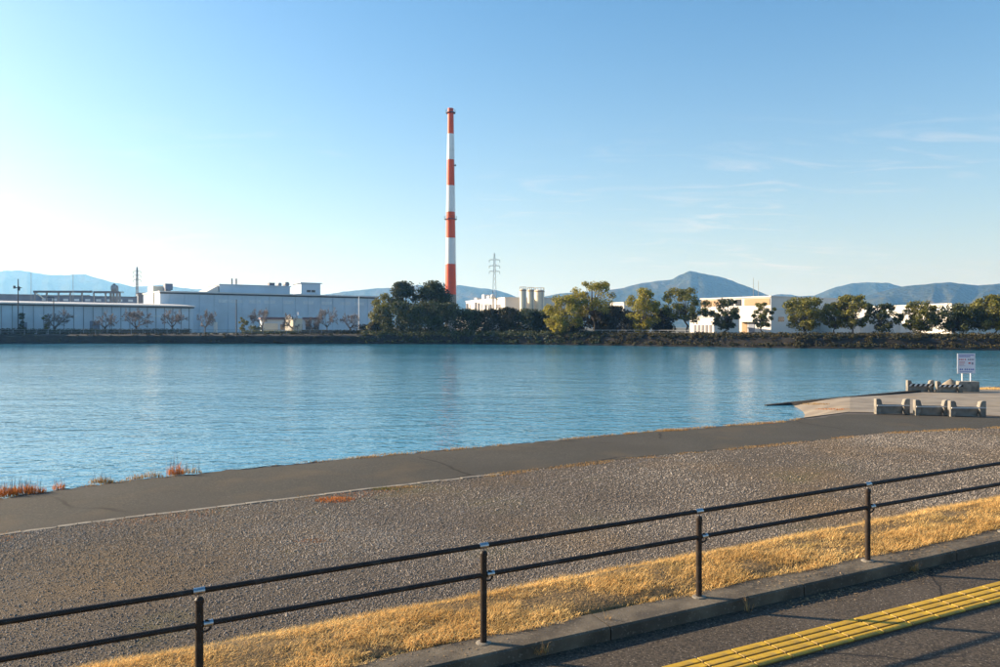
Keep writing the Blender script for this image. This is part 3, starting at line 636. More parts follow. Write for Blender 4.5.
# sign with its concrete footing
sx, sy, sz = G(968, 391.6, 0.51)
t = thing('sign_board', (sx, sy, sz), 'white notice board with blue and red print on two posts by the water', 'sign', rz=-0.05)
ft = MB(); ft.prism([(-0.46, 0), (0.46, 0), (0.46, 0.56), (-0.46, 0.56)], -0.30, 0.35); ft.part('footing', M['block'], t, bevel=0.03)
for x in (-0.30, 0.14): MB().tube((x, 0.0, 0.55), (x, 0.0, 1.98), 0.03, n=10).part('post', M['white_paint'], t)
pn = MB().box(-0.58, 0.36, -0.055, -0.033, 0.98, 2.06).part('panel', M['sign_white'], t, bevel=0.004)
def prt(m, x0, x1, z0, z1): MB().box(x0, x1, -0.0595, -0.054, z0, z1).part('print', m, pn)
prt(M['sign_blue'], -0.50, 0.30, 1.95, 1.99); prt(M['sign_blue'], -0.50, 0.10, 1.87, 1.91)
for x in (-0.50, -0.41, -0.32, -0.20): prt(M['sign_red'], x, x+0.06, 1.70, 1.77)
for x in (-0.03, 0.06, 0.15, 0.23): prt(M['sign_grey'], x, x+0.06, 1.70, 1.77)
for z in (1.60, 1.53, 1.46): prt(M['sign_red'], -0.50, -0.18-0.05*(z < 1.5), z, z+0.022)
prt(M['sign_grey'], 0.16, 0.26, 1.46, 1.58); prt(M['sign_red'], 0.00, 0.11, 1.50, 1.58); prt(M['sign_grey'], -0.50, -0.16, 1.38, 1.395)
for x in (-0.46, -0.36, -0.20, -0.10, 0.02, 0.13, 0.22): prt(M['sign_blue'], x, x+0.06, 1.16, 1.24)
prt(M['sign_blue'], -0.46, 0.20, 1.06, 1.085)
# pale rubble heap behind the striped barrier
hv = []; hx, hy, hz_ = G(951, 389.6, 0.5)
rb = thing('rubble_heap', (hx, hy, hz_), 'pale sand heap behind the striped barrier by the sign', 'heap')
n = 22; V = []; 
for j in range(7):
    for i in range(n):
        a = 6.283*i/n; r = 0.9*(1-j/6.0)**0.8*(0.85+0.3*random.random()) if j < 6 else 0.02
        V.append((r*math.cos(a)*0.85, r*math.sin(a)*0.6, 0.62*(j/6.0)-0.02))
fa = [(j*n+i, j*n+(i+1) % n, (j+1)*n+(i+1) % n, (j+1)*n+i) for j in range(6) for i in range(n)]
link('sand', mesh('sand', V, fa, M['ramp'], True), rb)

# ------------------------------------------------------------------ far side: chimney
DC = 292.0
def zc(py): return CAMZ-(py-HY)/F*DC
cx_ = (450.6-CX)/F*DC
ch = thing('chimney', (cx_, DC, FARZ), 'very tall slender chimney with red and white bands', 'chimney')
def rad(z): return 0.5*DC/F*np.interp(z, [zc(330), zc(108)], [12.0, 5.6])
bands = [(332, 294.5, 'concrete'), (294.5, 264.2, 'red_paint'), (264.2, 238, 'white_paint'), (238, 212, 'red_paint'), (212, 185.7, 'white_paint'), (185.7, 159.7, 'red_paint'), (159.7, 134, 'white_paint'), (134, 108.4, 'red_paint')]
for (a, b, m_) in bands:
    z0, z1 = max(zc(a)-FARZ, -0.05), zc(b)-FARZ
    MB().lathe([(rad(z0+FARZ), z0), (rad(z1+FARZ), z1)], n=40).part('shaft_base' if m_ == 'concrete' else 'band', M[m_], ch, smooth=False)
for py, wpx, tk, nm in ((113.2, 9.6, 0.5, 'top_platform'), (219.6, 12.6, 0.45, 'platform')):
    z = zc(py)-FARZ; r = wpx/2*DC/F
    pl = MB().lathe([(r, z), (r, z+tk*0.5)], n=28).part(nm, M['dark_metal'], ch)
    rr = MB()
    for i in range(14):
        a0, a1 = 6.283*i/14, 6.283*(i+1)/14
        p0 = (r*math.cos(a0), r*math.sin(a0)); p1 = (r*math.cos(a1), r*math.sin(a1))
        rr.tube((*p0, z+tk*0.5), (*p0, z+1.2), 0.04, n=4); rr.tube((*p0, z+1.2), (*p1, z+1.2), 0.04, n=4)
    rr.part('guard_rail', M['dark_metal'], pl)
z = zc(165.5)-FARZ; MB().box(rad(z+FARZ)*0.9, rad(z+FARZ)+0.7, -0.4, 0.4, z-0.15, z+0.3).part('bracket', M['dark_metal'], ch)
ld = MB(); zt = zc(112)-FARZ; zb = 1.0; yl = -0.2
for sx_ in (-0.25, 0.25): ld.tube((rad(zb+FARZ)+0.15, yl+sx_, zb), (rad(zt+FARZ)+0.15, yl+sx_, zt), 0.05, n=4)
ld.part('ladder', M['white_paint'], ch)

# ------------------------------------------------------------------ far side: industrial buildings
class Bld:
    """box building: corner a (nearest, in plan), facade direction u, depth direction v"""
    def __init__(s, name, a, b, depth, ztop, label, cat='building', base=FARZ, group=None):
        s.a = Vector((a[0], a[1])); s.u = Vector((b[0]-a[0], b[1]-a[1])); s.L = s.u.length; s.u.normalize()
        s.D = depth; s.H = ztop-base; ang = math.atan2(s.u.y, s.u.x)
        s.root = thing(name, (a[0], a[1], base-0.02), label, cat, group, ang)
    def box(s, nm, m, x0, x1, y0, y1, z0, z1, parent=None): return MB().box(x0, x1, y0, y1, z0, z1).part(nm, M[m], parent or s.root)
def pp(px, d): return ((px-CX)/F*d, d)

# long low warehouse at the left
b1 = Bld('warehouse', pp(-62, 189), pp(193, 232), 30, CAMZ+20.2*232/F, 'long low pale blue warehouse with light roof edge, leftmost on the far bank')
LW, HW = b1.L, b1.H
b1.box('wall', 'clad_blue', 0, LW, 0, 30, 0, HW)
rf = MB().add([(-0.4, -0.7, HW-0.1), (LW+0.5, -0.7, HW-0.1), (LW+0.5, 30.4, HW-0.1), (-0.4, 30.4, HW-0.1),
               (-0.4, -0.7, HW+0.25), (LW+0.5, -0.7, HW+0.25), (LW+0.5, 15, HW+1.15), (-0.4, 15, HW+1.15), (LW+0.5, 30.4, HW+0.25), (-0.4, 30.4, HW+0.25)],
              [(0, 1, 5, 4), (4, 5, 6, 7), (7, 6, 8, 9), (1, 2, 8, 6, 5), (3, 0, 4, 7, 9), (2, 3, 9, 8), (0, 3, 2, 1)]).part('roof', M['roof_light'], b1.root)
rb_ = MB()
for q in range(int(LW/0.62)):
    x = q*0.62; rb_.box(x, x+0.22, -0.85, -0.66, HW-0.02, HW+0.33)
rb_.part('roof_ribs', M['clad_white'], rf)
b1.box('eave', 'dark_metal', -0.2, LW+0.2, -0.45, -0.01, HW-0.42, HW-0.12)
for px_, w_, h0, h1, m_ in ((12, 6, 0, 3.0, 'roof_blue'), (82, 9, 0, 3.4, 'roof_blue'), (150, 8, 4.6, 5.1, 'pale_glass'), (160, 6, 4.6, 5.1, 'pale_glass'), (30, 5, 4.5, 5.0, 'pale_glass'), (60, 7, 4.4, 4.9, 'pale_glass')):
    x = LW*(px_+62)/255.0; b1.box('door' if h0 == 0 else 'window', m_, x-w_*0.14, x+w_*0.14, -0.09, -0.01, h0+0.1, h1)
for q in range(26):
    x = (q+0.5)*LW/26; b1.box('downpipe', 'grey_metal', x-0.06, x+0.06, -0.17, -0.02, 0.1, HW-0.45)

# taller hall behind it
b2 = Bld('factory_hall', pp(160, 242), pp(378, 286), 34, CAMZ+35*242/F, 'tall blue-grey factory hall with flat roof and stair tower')
L2, H2 = b2.L, b2.H
b2.box('wall', 'clad_blue', 0, L2, 0, 34, 0, H2)
b2.box('roof', 'clad_white', -0.3, L2+0.3, -0.5, 34.3, H2+0.002, H2+0.42)
b2.box('eave', 'dark_metal', -0.1, L2+0.1, -0.25, -0.01, H2-0.45, H2-0.02)
for px_ in (217, 228.5, 246, 260.5, 279, 300, 320, 340, 356):
    x = L2*(px_-160)/218.0*1.0; wdw = b2.box('window', 'pale_glass', x-1.9, x+1.9, -0.08, -0.01, H2-3.0, H2-1.9)
    for q in range(3): b2.box('mullion', 'clad_blue', x-1.02+q*1.0, x-0.94+q*1.0, -0.11, -0.082, H2-2.98, H2-1.92, wdw)
for q in range(16):
    x = (q+0.6)*L2/16.5; b2.box('downpipe', 'clad_pale', x-0.08, x+0.08, -0.2, -0.02, 0.1, H2-0.5)
b2.box('stair_tower', 'clad_cream', -0.35, 4.2, 8, 16, H2*0.3, H2+2.2)
pt = b2.box('penthouse', 'clad_blue', L2*0.26, L2*0.58, 5, 20, H2+0.44, H2+3.1)
b2.box('penthouse_roof', 'clad_pale', L2*0.26-0.3, L2*0.58+0.3, 4.6, 20.3, H2+3.102, H2+3.4, pt)
sg = MB().add([(L2*0.20, 5.3, H2+0.45), (L2*0.26-0.31, 5.3, H2+0.45), (L2*0.26-0.31, 5.3, H2+2.9), (L2*0.20, 19, H2+0.45), (L2*0.26-0.31, 19, H2+0.45), (L2*0.26-0.31, 19, H2+2.9)],
              [(0, 1, 2), (5, 4, 3), (0, 2, 5, 3), (1, 4, 5, 2), (0, 3, 4, 1)]).part('sloped_canopy', M['clad_white'], b2.root)
tw = b2.box('roof_tower', 'clad_pale', L2*0.64, L2*0.735, 6, 14, H2+0.44, H2+4.6)
b2.box('roof_tower_cap', 'clad_pale', L2*0.633, L2*0.742, 5.4, 14.6, H2+4.602, H2+4.9, tw)
for q in (0.667, 0.69): b2.box('tower_window', 'dark_glass', L2*q, L2*(q+0.019), 5.9, 5.995, H2+1.5, H2+2.3, tw)
for q in (0.33, 0.349): MB().tube((L2*q, 9, H2+3.3), (L2*q, 9, H2+5.6), 0.28, n=10).part('flue', M['grey_metal'], b2.root)
b2.box('ventilator', 'roof_dark', L2*0.492, L2*0.518, 7, 9, H2+3.42, H2+4.5)
MB().tube((L2*0.545, 7.5, H2+4.0), (L2*0.545, 10, H2+4.0), 0.65, n=14).part('ventilator', M['grey_metal'], b2.root)
MB().tube((L2*0.580, 7.5, H2+4.2), (L2*0.580, 10, H2+4.2), 0.8, n=14).part('ventilator', M['grey_metal'], b2.root)
b2.box('ventilator', 'roof_blue', L2*0.035, L2*0.065, 5, 8, H2+1.0, H2+3.0); b2.box('ventilator_base', 'roof_blue', L2*0.042, L2*0.058, 5.5, 7.5, H2+0.43, H2+1.05)
b2.box('roof_unit', 'roof_dark', L2*0.02, L2*0.028, -0.45, 1, H2+0.43, H2+0.9)

# small buildings in front of the hall
b3 = Bld('office_annex', pp(262, 214), pp(322, 220), 7, CAMZ+9*214/F, 'low grey annex with dark purple roof in front of the factory hall')
b3.box('wall', 'clad_pale', 0, b3.L, 0, 7, 0, b3.H-0.35)
b3.box('roof', 'purple_roof', -0.4, b3.L+0.4, -0.6, 7.4, b3.H-0.348, b3.H+0.25)
for q in range(5): b3.box('window', 'dark_glass', b3.L*(0.30+q*0.14), b3.L*(0.30+q*0.14)+1.4, -0.08, -0.01, 1.0, 2.6)
b3.box('wall_panel', 'clad_cream', 0.3, 4.2, -0.1, -0.012, 0.1, 2.8)
MB().tube((b3.L*0.62, 3, b3.H+0.2), (b3.L*0.62, 3, b3.H+1.8), 0.14, n=8).part('flue', M['white_paint'], b3.root)
b4 = Bld('pump_hut', pp(285, 207), pp(293, 205), 3, CAMZ+8.6*206/F, 'small cream gabled hut in front of the purple roofed annex')
b4.box('wall', 'clad_cream', 0, b4.L, 0, 3, 0, b4.H)
MB().prism([(-0.2, b4.H-0.02), (b4.L+0.2, b4.H-0.02), (b4.L/2, b4.H+0.9)], -0.2, 3.2).part('roof', M['clad_white'], b4.root)
b4.box('door', 'roof_light', b4.L*0.36, b4.L*0.64, -0.06, -0.01, 0.05, 1.9)
pl_ = thing('pillar', (*pp(215.5, 203), FARZ-0.02), 'white concrete pillar standing at the water end of the hall', 'pillar')
MB().box(-0.38, 0.38, -0.3, 0.3, 0, 2.9).part('shaft', M['clad_white'], pl_, bevel=0.03); MB().box(-0.42, 0.42, -0.34, 0.34, 2.902, 3.0).part('cap', M['clad_white'], pl_)

# low roofs and rack behind the warehouse
def simple(name, px0, px1, d0, d1, depth, py_top, label, wall, roof, cat='building', dref=None):
    b = Bld(name, pp(px0, d0), pp(px1, d1), depth, CAMZ+(HY-py_top)*(dref or d0)/F, label, cat)
    w_ = b.box('wall', wall, 0, b.L, 0, depth, 0, b.H); b.box('roof', roof, -0.25, b.L+0.25, -0.3, depth+0.25, b.H+0.002, b.H+0.3); return b
simple('blue_shed', -40, 34, 262, 268, 14, 294.5, 'blue-grey shed roof behind the warehouse, left of the pipe rack', 'roof_blue', 'roof_blue')
bl = simple('dark_shed', 36, 140, 276, 290, 16, 296, 'dark blue shed below the long pipe rack', 'roof_blue', 'roof_dark')
for q in range(9): bl.box('window', 'pale_glass', bl.L*(0.04+q*0.105), bl.L*(0.04+q*0.105)+1.6, -0.07, -0.01, bl.H-1.6, bl.H-0.8)
simple('gabled_shed', 138, 153, 262, 264, 9, 293.5, 'small dark shed behind the warehouse at the hall corner', 'roof_dark', 'roof_dark')
pr_ = thing('pipe_rack', (*pp(34, 266), FARZ), 'long horizontal pipe rack on posts above the warehouse roof', 'pipe rack')
zb0 = CAMZ+(HY-291.7)*266/F-FARZ; x1_ = (118-34)/F*268
MB().box(0, x1_*0.68, -0.6, 0.6, zb0-0.35, zb0+0.35).part('duct', M['roof_dark'], pr_); MB().box(x1_*0.71, x1_, -0.6, 0.6, zb0-0.5, zb0+0.2).part('duct', M['roof_dark'], pr_)
MB().box(x1_*0.1, x1_*0.66, -0.3, 0.3, zb0-1.5, zb0-1.15).part('pipe', M['grey_metal'], pr_)
for q in range(8):
    x = x1_*(0.005+q*0.139); MB().box(x, x+0.3, -0.3, 0.3, 0, zb0-0.35).part('post', M['grey_metal'], pr_)
MB().add([(0.3, -0.2, zb0-0.4), (0.7, -0.2, zb0-0.4), (3.6, -0.2, zb0-2.4), (3.2, -0.2, zb0-2.4), (0.3, 0.2, zb0-0.4), (0.7, 0.2, zb0-0.4), (3.6, 0.2, zb0-2.4), (3.2, 0.2, zb0-2.4)],
         [(0, 3, 2, 1), (4, 5, 6, 7), (0, 1, 5, 4), (1, 2, 6, 5), (2, 3, 7, 6), (3, 0, 4, 7)]).part('brace', M['clad_cream'], pr_)
tk = thing('roof_ventilator', (*pp(115, 270), FARZ), 'curved grey exhaust ventilator on a frame at the pipe rack end', 'ventilator')
zv = CAMZ+(HY-288.5)*270/F-FARZ
MB().tube((-0.9, 0, zv), (0.7, 0, zv+0.1), 1.25, 1.1, n=18).part('drum', M['grey_metal'], tk)
MB().tube((0.5, 0, zv+0.3), (-0.6, 0, zv+1.3), 0.5, 0.6, n=14).part('hood', M['roof_dark'], tk)
for x in (-1.5, -0.5, 0.6, 1.6): MB().box(x-0.1, x+0.1, -0.6, 0.6, 0, zv-1.1).part('leg', M['grey_metal'], tk)
MB().box(-1.8, 2.6, -0.8, 0.8, zv-1.35, zv-1.1).part('deck', M['grey_metal'], tk)

# plant buildings and silos right of the chimney
b5 = Bld('process_plant', pp(466, 345), pp(505, 300), 32, CAMZ+29*300/F, 'bright white process plant right of the chimney with tanks and ducts')
b5.box('wall', 'clad_white', 0, b5.L, 0, 32, 0, b5.H); b5.box('roof', 'clad_white', -0.2, b5.L+0.2, -0.2, 32.2, b5.H+0.002, b5.H+0.35)
for q, h in ((0.12, 1.2), (0.32, 2.2), (0.45, 1.5)): b5.box('roof_unit', 'clad_white', b5.L*q, b5.L*q+3.0, 2, 5, b5.H+0.352, b5.H+0.35+h)
for q, z0, z1 in ((0.10, 8.4, 12.0), (0.34, 8.0, 12.2), (0.72, 6.5, 10.5), (0.60, 6.8, 11.0), (0.42, 7, 11.8)):
    MB().tube((b5.L*q, -1.0, z0), (b5.L*q, -1.0, z1), 0.55, n=10).part('duct', M['grey_metal'], b5.root)
MB().tube((b5.L*0.6, -1.0, 11.0), (b5.L*0.72, -1.0, 10.5), 0.4, n=10).part('duct', M['grey_metal'], b5.root)
b5.box('lower_block', 'clad_white', b5.L*0.15, b5.L*0.98, -7, -1.8, 0, b5.H*0.50)
b5.box('louvre', 'roof_dark', b5.L*0.8, b5.L*0.9, -0.1, -0.01, b5.H*0.7, b5.H*0.82)
sp = thing('sphere_tank', (*pp(493, 309), FARZ), 'white round tank on the process plant roof', 'tank'); zt = CAMZ+(HY-296.6)*309/F-FARZ
prf = [(1.05*math.sin(math.pi*i/12)+0.001, zt-1.05*math.cos(math.pi*i/12)) for i in range(13)]
MB().lathe(prf, n=20).part('shell', M['clad_white'], sp, smooth=True); MB().tube((0, 0, 0), (0, 0, zt-0.9), 0.45, n=10).part('stem', M['clad_white'], sp)
ds = 296.0
for k_, (px_, wpx, lab) in enumerate(((523, 6.6, 'cream storage silo, leftmost of the three'), (530.8, 6.8, 'cream storage silo, middle of the three'), (539.5, 10.0, 'wide cream storage silo, rightmost of the three'))):
    t = thing('silo', (*pp(px_, ds+3.6*k_), FARZ), lab, 'silo', 'storage silos beside the process plant'); zt = CAMZ+(HY-289.8)*ds/F-FARZ; r = wpx/2*ds/F
    MB().lathe([(r, 0), (r, zt), (r*0.7, zt+0.35)], n=28).part('shell', M['clad_cream'], t)
    tp_ = MB()
    for i in range(10):
        a0, a1 = 6.283*i/10, 6.283*(i+1)/10
        tp_.tube((r*math.cos(a0), r*math.sin(a0), zt), (r*math.cos(a0), r*math.sin(a0), zt+1.1), 0.06, n=4)
        tp_.tube((r*math.cos(a0), r*math.sin(a0), zt+1.1), (r*math.cos(a1), r*math.sin(a1), zt+1.1), 0.06, n=4)
    tp_.part('guard_rail', M['brown_panel'], t)
    MB().lathe([(r+0.08, zt-0.5), (r+0.08, zt-0.1)], n=28).part('ring', M['brown_panel'], t)
    MB().tube((r*0.5, -r*0.95, 0.5), (r*0.5, -r*0.95, zt), 0.12, n=6).part('pipe', M['grey_metal'], t)

# white production hall at the right
b6 = Bld('production_hall', pp(701, 219), pp(771, 200), 31, CAMZ+30*200/F, 'large white production hall with brown band under its roof')
L6, H6 = b6.L, b6.H
b6.box('wall', 'clad_white', 0, L6, 0, 31, 0, H6)
b6.box('roof', 'clad_white', -0.2, L6+0.2, -0.25, 31.2, H6+0.002, H6+0.35)
for x0, x1 in ((0.3, L6*0.30), (L6*0.645, L6-0.3)): b6.box('brown_band', 'brown_panel', x0, x1, -0.12, -0.012, H6-2.0, H6-0.25)
for x0, x1 in ((L6*0.31, L6*0.37), (L6*0.41, L6*0.49), (L6*0.52, L6*0.60)): b6.box('window', 'dark_glass', x0, x1, -0.10, -0.012, H6-2.0, H6-0.3)
b6.box('door', 'brown_panel', L6*0.61, L6*0.68, -0.1, -0.012, 0.1, 3.0); b6.box('door', 'roof_blue', L6*0.70, L6*0.78, -0.1, -0.012, 0.1, 2.8)
b6.box('canopy', 'clad_white', L6*0.60, L6*0.80, -1.2, -0.012, 3.1, 3.3)
for q in range(6): b6.box('side_window', 'dark_glass', L6+0.012, L6+0.09, 3+q*4.6, 5.4+q*4.6, 3.2, 4.4)
b6.box('side_band', 'clad_blue', L6+0.012, L6+0.10, 0.5, 30.5, H6-3.2, H6-2.9)
b7 = Bld('entrance_block', pp(690, 205), pp(714, 196), 8, CAMZ+10*200/F, 'low white block with arcade left of the production hall')
b7.box('wall', 'clad_white', 0, b7.L, 0, 8, 0, b7.H); b7.box('roof', 'clad_white', -0.2, b7.L+0.2, -0.4, 8.2, b7.H+0.002, b7.H+0.25)
for q in range(5): b7.box('opening', 'roof_dark', b7.L*(0.18+q*0.16), b7.L*(0.18+q*0.16)+1.0, -0.08, -0.012, 0.1, 2.3)
b8 = Bld('white_warehouse', pp(826, 240), pp(952, 188), 25, CAMZ+17.8*240/F, 'long white warehouse behind the trees at the right')
b8.box('wall', 'clad_white', 0, b8.L, 0, 25, 0, b8.H); b8.box('roof', 'clad_white', -0.2, b8.L+0.2, -0.25, 25.2, b8.H+0.002, b8.H+0.3)
for q in range(12): b8.box('loading_door', 'roof_light', b8.L*(0.03+q*0.08), b8.L*(0.03+q*0.08)+3.0, -0.08, -0.012, 0.1, 3.2)
b8.box('dark_strip', 'clad_blue', 0.5, b8.L-0.5, -0.08, -0.012, b8.H-1.3, b8.H-0.9)
b9 = simple('distant_hall', 610, 624, 300, 290, 12, 303.5, 'small white hall seen between the bank trees', 'clad_white', 'clad_white')
b10 = simple('lit_shed', 816, 832, 214, 206, 8, 320.5, 'small white shed left of the long white warehouse', 'clad_white', 'clad_white')

# ------------------------------------------------------------------ pylons, poles, masts
def pylon(px, d, py_top, label, arms, wtop=0.6, wbase=5.5, aw=7.0):
    t = thing('pylon', (*pp(px, d), FARZ), label, 'pylon', 'power pylons'); H = CAMZ+(HY-py_top)*d/F-FARZ
    def ww(z): return np.interp(z, [0, H*0.55, H], [wbase, wbase*0.36, wtop])/2
    lv = [0, H*0.14, H*0.27, H*0.38, H*0.47, H*0.55, H*0.63, H*0.70, H*0.77, H*0.84, H*0.91, H]
    for sx_ in (-1, 1):
        for sy_ in (-1, 1):
            m_ = MB()
            for a, b in zip(lv[:-1], lv[1:]): m_.tube((sx_*ww(a), sy_*ww(a), a), (sx_*ww(b), sy_*ww(b), b), 0.16, n=4)
            m_.part('leg', M['grey_metal'], t)
    m_ = MB()
    for a, b in zip(lv[:-1], lv[1:]):
        for sy_ in (-1, 1):
            m_.tube((-ww(a), sy_*ww(a), a), (ww(b), sy_*ww(b), b), 0.08, n=3); m_.tube((ww(a), sy_*ww(a), a), (-ww(b), sy_*ww(b), b), 0.08, n=3)
            m_.tube((sy_*ww(a), -ww(a), a), (sy_*ww(b), ww(b), b), 0.08, n=3)
    m_.part('lattice', M['grey_metal'], t)
    for pa in arms:
        z = CAMZ+(HY-pa)*d/F-FARZ; m_ = MB()
        for s_ in (-1, 1):
            m_.tube((0, 0, z+0.9), (s_*aw/2, 0, z), 0.14, n=4); m_.tube((0, 0, z), (s_*aw/2, 0, z), 0.14, n=4)
        ar = m_.part('cross_arm', M['grey_metal'], t)
        for s_ in (-1, 1): MB().tube((s_*aw/2, 0, z), (s_*aw/2, 0, z-1.6), 0.14, n=5).part('insulator', M['dark_metal'], ar)
pylon(494.5, 520, 253, 'large lattice power pylon between the chimney and the silos', (260, 266, 271.5))
pylon(137, 520, 267, 'thin lattice power pylon above the left warehouse roof', (271.5, 275.5, 280), 0.5, 3.5, 5.0)
def pole(px, d, py_top, r, label, arm=None, m='dark_metal', cat='pole', name='utility_pole'):
    t = thing(name, (*pp(px, d), FARZ), label, cat); H = CAMZ+(HY-py_top)*d/F-FARZ
    MB().tube((0, 0, -0.05), (0, 0, H), r, r*0.7, n=10).part('shaft', M[m], t)
    if arm == 'cross':
        MB().box(-1.0, 0.9, -0.08, 0.08, H-2.3, H-2.1).part('cross_arm', M[m], t)
        MB().tube((-0.95, 0, H-2.4), (-0.95, 0, H-1.7), 0.28, n=10).part('lamp', M[m], t); MB().tube((0.15, 0, H-2.9), (0.15, 0, H-1.9), 0.3, n=10).part('transformer', M[m], t)
    if arm == 'lamp':
        MB().box(-1.2, 0.1, -0.07, 0.07, H-0.12, H).part('arm', M[m], t); MB().box(-1.7, -1.0, -0.14, 0.14, H-0.22, H-0.06).part('lamp', M[m], t)
    return t
pole(18, 196, 279, 0.16, 'dark utility pole with cross arm, leftmost pole', 'cross')
pole(53.5, 196.5, 297, 0.13, 'dark lamp pole in front of the left warehouse', 'lamp', cat='street lamp', name='street_lamp')
pole(236.3, 212, 299.5, 0.17, 'tall dark pole in front of the factory hall', None)
pole(31, 262, 272.5, 0.10, 'thin mast left of the pipe rack', None, 'grey_metal', 'mast', 'antenna_mast')
pole(73, 262, 272.5, 0.10, 'thin mast rising behind the pipe rack', None, 'grey_metal', 'mast', 'antenna_mast')
pole(359, 214, 296.5, 0.16, 'white pole before the right end of the factory hall', None, 'white_paint')
pole(753.5, 320, 278, 0.12, 'thin mast behind the production hall, left one', None, 'grey_metal', 'mast', 'antenna_mast')
pole(758.5, 320, 281, 0.12, 'thin mast behind the production hall, right one', None, 'grey_metal', 'mast', 'antenna_mast')

# bank fences
def fence(name, pts, h, gap, label, m):
    t = thing(name, (pts[0][0], pts[0][1], FARZ-0.03), label, 'fence'); o = Vector(t.location)
    tot = [Vector((*q, FARZ)) for q in pts]
    for a, b in zip(tot[:-1], tot[1:]):
        n_ = max(1, round((b-a).length/gap))
        for k_ in range(n_):
            c = a+(b-a)*k_/n_-o; MB().box(c.x-0.05, c.x+0.05, c.y-0.05, c.y+0.05, 0, h).part('post', M[m], t)
        for z in (h-0.05, h*0.5): MB().tube(a-o+Vector((0, -0.06, z)), b-o+Vector((0, -0.06, z)), 0.045, n=5).part('rail', M[m], t)
fence('bank_fence', [(x, shore_y(x)+3.2) for x in (-150, -120, -90, -60, -40)], 1.1, 3.0, 'thin grey fence on top of the left river wall', 'grey_metal')
fence('bank_railing', [(x, shore_y(x)+6.2) for x in (18, 26, 34, 42)], 1.1, 2.0, 'pale guard railing below the open crowned tree', 'pipe_pale')
sh = thing('bank_block', (*pp(584.5, 174), FARZ-1.0), 'pale concrete box on the bank at the left end of the guard railing', 'concrete block', rz=-0.75)
MB().box(-1.3, 1.3, -0.9, 0.9, -0.2, 1.3).part('body', M['clad_cream'], sh, bevel=0.05); MB().box(-1.5, 1.5, -1.1, 1.1, 1.302, 1.42).part('lid', M['block'], sh)

# ------------------------------------------------------------------ trees
def leaf_cloud(cs, rs, n_per, size, flat=0.75):
    """leaf quads spread through ellipsoid clumps"""
    cs = np.asarray(cs, float); rs = np.asarray(rs, float); k_ = len(cs)
    idx = np.repeat(np.arange(k_), n_per); n_ = len(idx)
    d = RNG.normal(size=(n_, 3)); d /= np.linalg.norm(d, axis=1)[:, None]
    r = RNG.random(n_)**0.45
    c = cs[idx]+d*(r*rs[idx])[:, None]*np.array([1, 1, flat])
    nrm = d*0.8+RNG.normal(size=(n_, 3))*0.7+np.array([0, 0, 0.35]); nrm /= np.linalg.norm(nrm, axis=1)[:, None]
    t = np.cross(nrm, RNG.normal(size=(n_, 3))); t /= np.linalg.norm(t, axis=1)[:, None]; b = np.cross(nrm, t)
    sz = size*RNG.uniform(0.55, 1.3, n_)[:, None]
    V = np.stack([c-t*sz*0.5, c+b*sz*0.32, c+t*sz*0.5, c-b*sz*0.32], 1).reshape(-1, 3)
    return V, np.arange(n_*4).reshape(-1, 4)
def limb_mesh(segs):
    m_ = MB()
    for a, b, r0, r1 in segs: m_.tube(a, b, r0, r1, n=6, cap=False)
    return m_
def grow_crown(W, H, lift, k_, open_=0.0, topheavy=0.0, rs=(0.16, 0.28), dome=False):
    """clump centres inside an uneven crown of width W from lift to H"""
    cs, rr = [], []
    ch_ = H-lift; tries = 0
    while len(cs) < k_ and tries < 4000:
        tries += 1
        u = random.random(); z = lift+ch_*u
        prof_ = math.sin(math.pi*min(1, max(0.04, (u*(1-topheavy*0.35)+topheavy*0.2))))**0.6
        if dome: prof_ = math.sqrt(max(0.02, 1-u*u))
        a = random.uniform(0, 6.283); q = math.sqrt(random.random()); r = W/2*prof_*q
        rad_ = W*random.uniform(*rs)*(0.75 if q > 0.8 else 1)
        x, y = r*math.cos(a), r*math.sin(a)
        zz_ = min(z, H-rad_*0.6)
        if open_ and any((x-c[0])**2+(y-c[1])**2+(zz_-c[2])**2 < (open_*(rad_+e))**2 for c, e in zip(cs, rr)): continue
        lim = W/2-rad_*0.55
        hyp = math.hypot(x, y)
        if hyp > lim: x *= lim/hyp; y *= lim/hyp
        cs.append((x, y, zz_)); rr.append(rad_)
    return cs, rr
def tree(px, d, py_top, wpx, label, leaf, k_=26, open_=0.0, lift=0.3, n_per=120, size=0.5, top=0.0, group='trees along the far bank', name='broadleaf_tree', seed=0, rs=(0.16, 0.28), base=FARZ, cat='tree', trunk=True, tr=0.22):
    random.seed(seed*31+int(px)*7)
    t = thing(name, (*pp(px, d), base-0.05), label, cat, group); H = CAMZ+(HY-py_top)*d/F-base; W = wpx*d/F
    cs, rr = grow_crown(W, H, H*lift, k_, open_, top, rs, not trunk)
    V, Fq = leaf_cloud(cs, rr, n_per, size); V[:, 2] = np.maximum(V[:, 2], 0.05)
    link('crown', mesh('crown', V, Fq, M[leaf]), t)
    if trunk:
        segs = []; p = Vector((0, 0, -0.1)); r = tr*H/9; fork = H*lift*0.95
        pts = [p]+[Vector((random.uniform(-.25, .25)*q, random.uniform(-.25, .25)*q, fork*q/3)) for q in (1, 2, 3)]
        for q in range(3): segs.append((pts[q], pts[q+1], r*(1-q*0.13), r*(0.87-q*0.13)))
        spine = pts[3]; topc = Vector((random.uniform(-.08, .08)*W, 0, H*0.85)); segs.append((spine, topc, r*0.6, r*0.12))
        for c in cs:
            c = Vector(c); q = random.uniform(0, 0.6); st = spine+(topc-spine)*q*min(1, c.z/H); mid = st+(c-st)*0.5+Vector((0, 0, -0.06*(c-st).length))
            segs += [(st, mid, r*0.34, r*0.2), (mid, c, r*0.2, r*0.06)]
        link('trunk', mesh('trunk', *(lambda m_: (m_.v, m_.f))(limb_mesh(segs)), M['bark']), t)
    return t
GB = 'evergreen mass below the chimney'
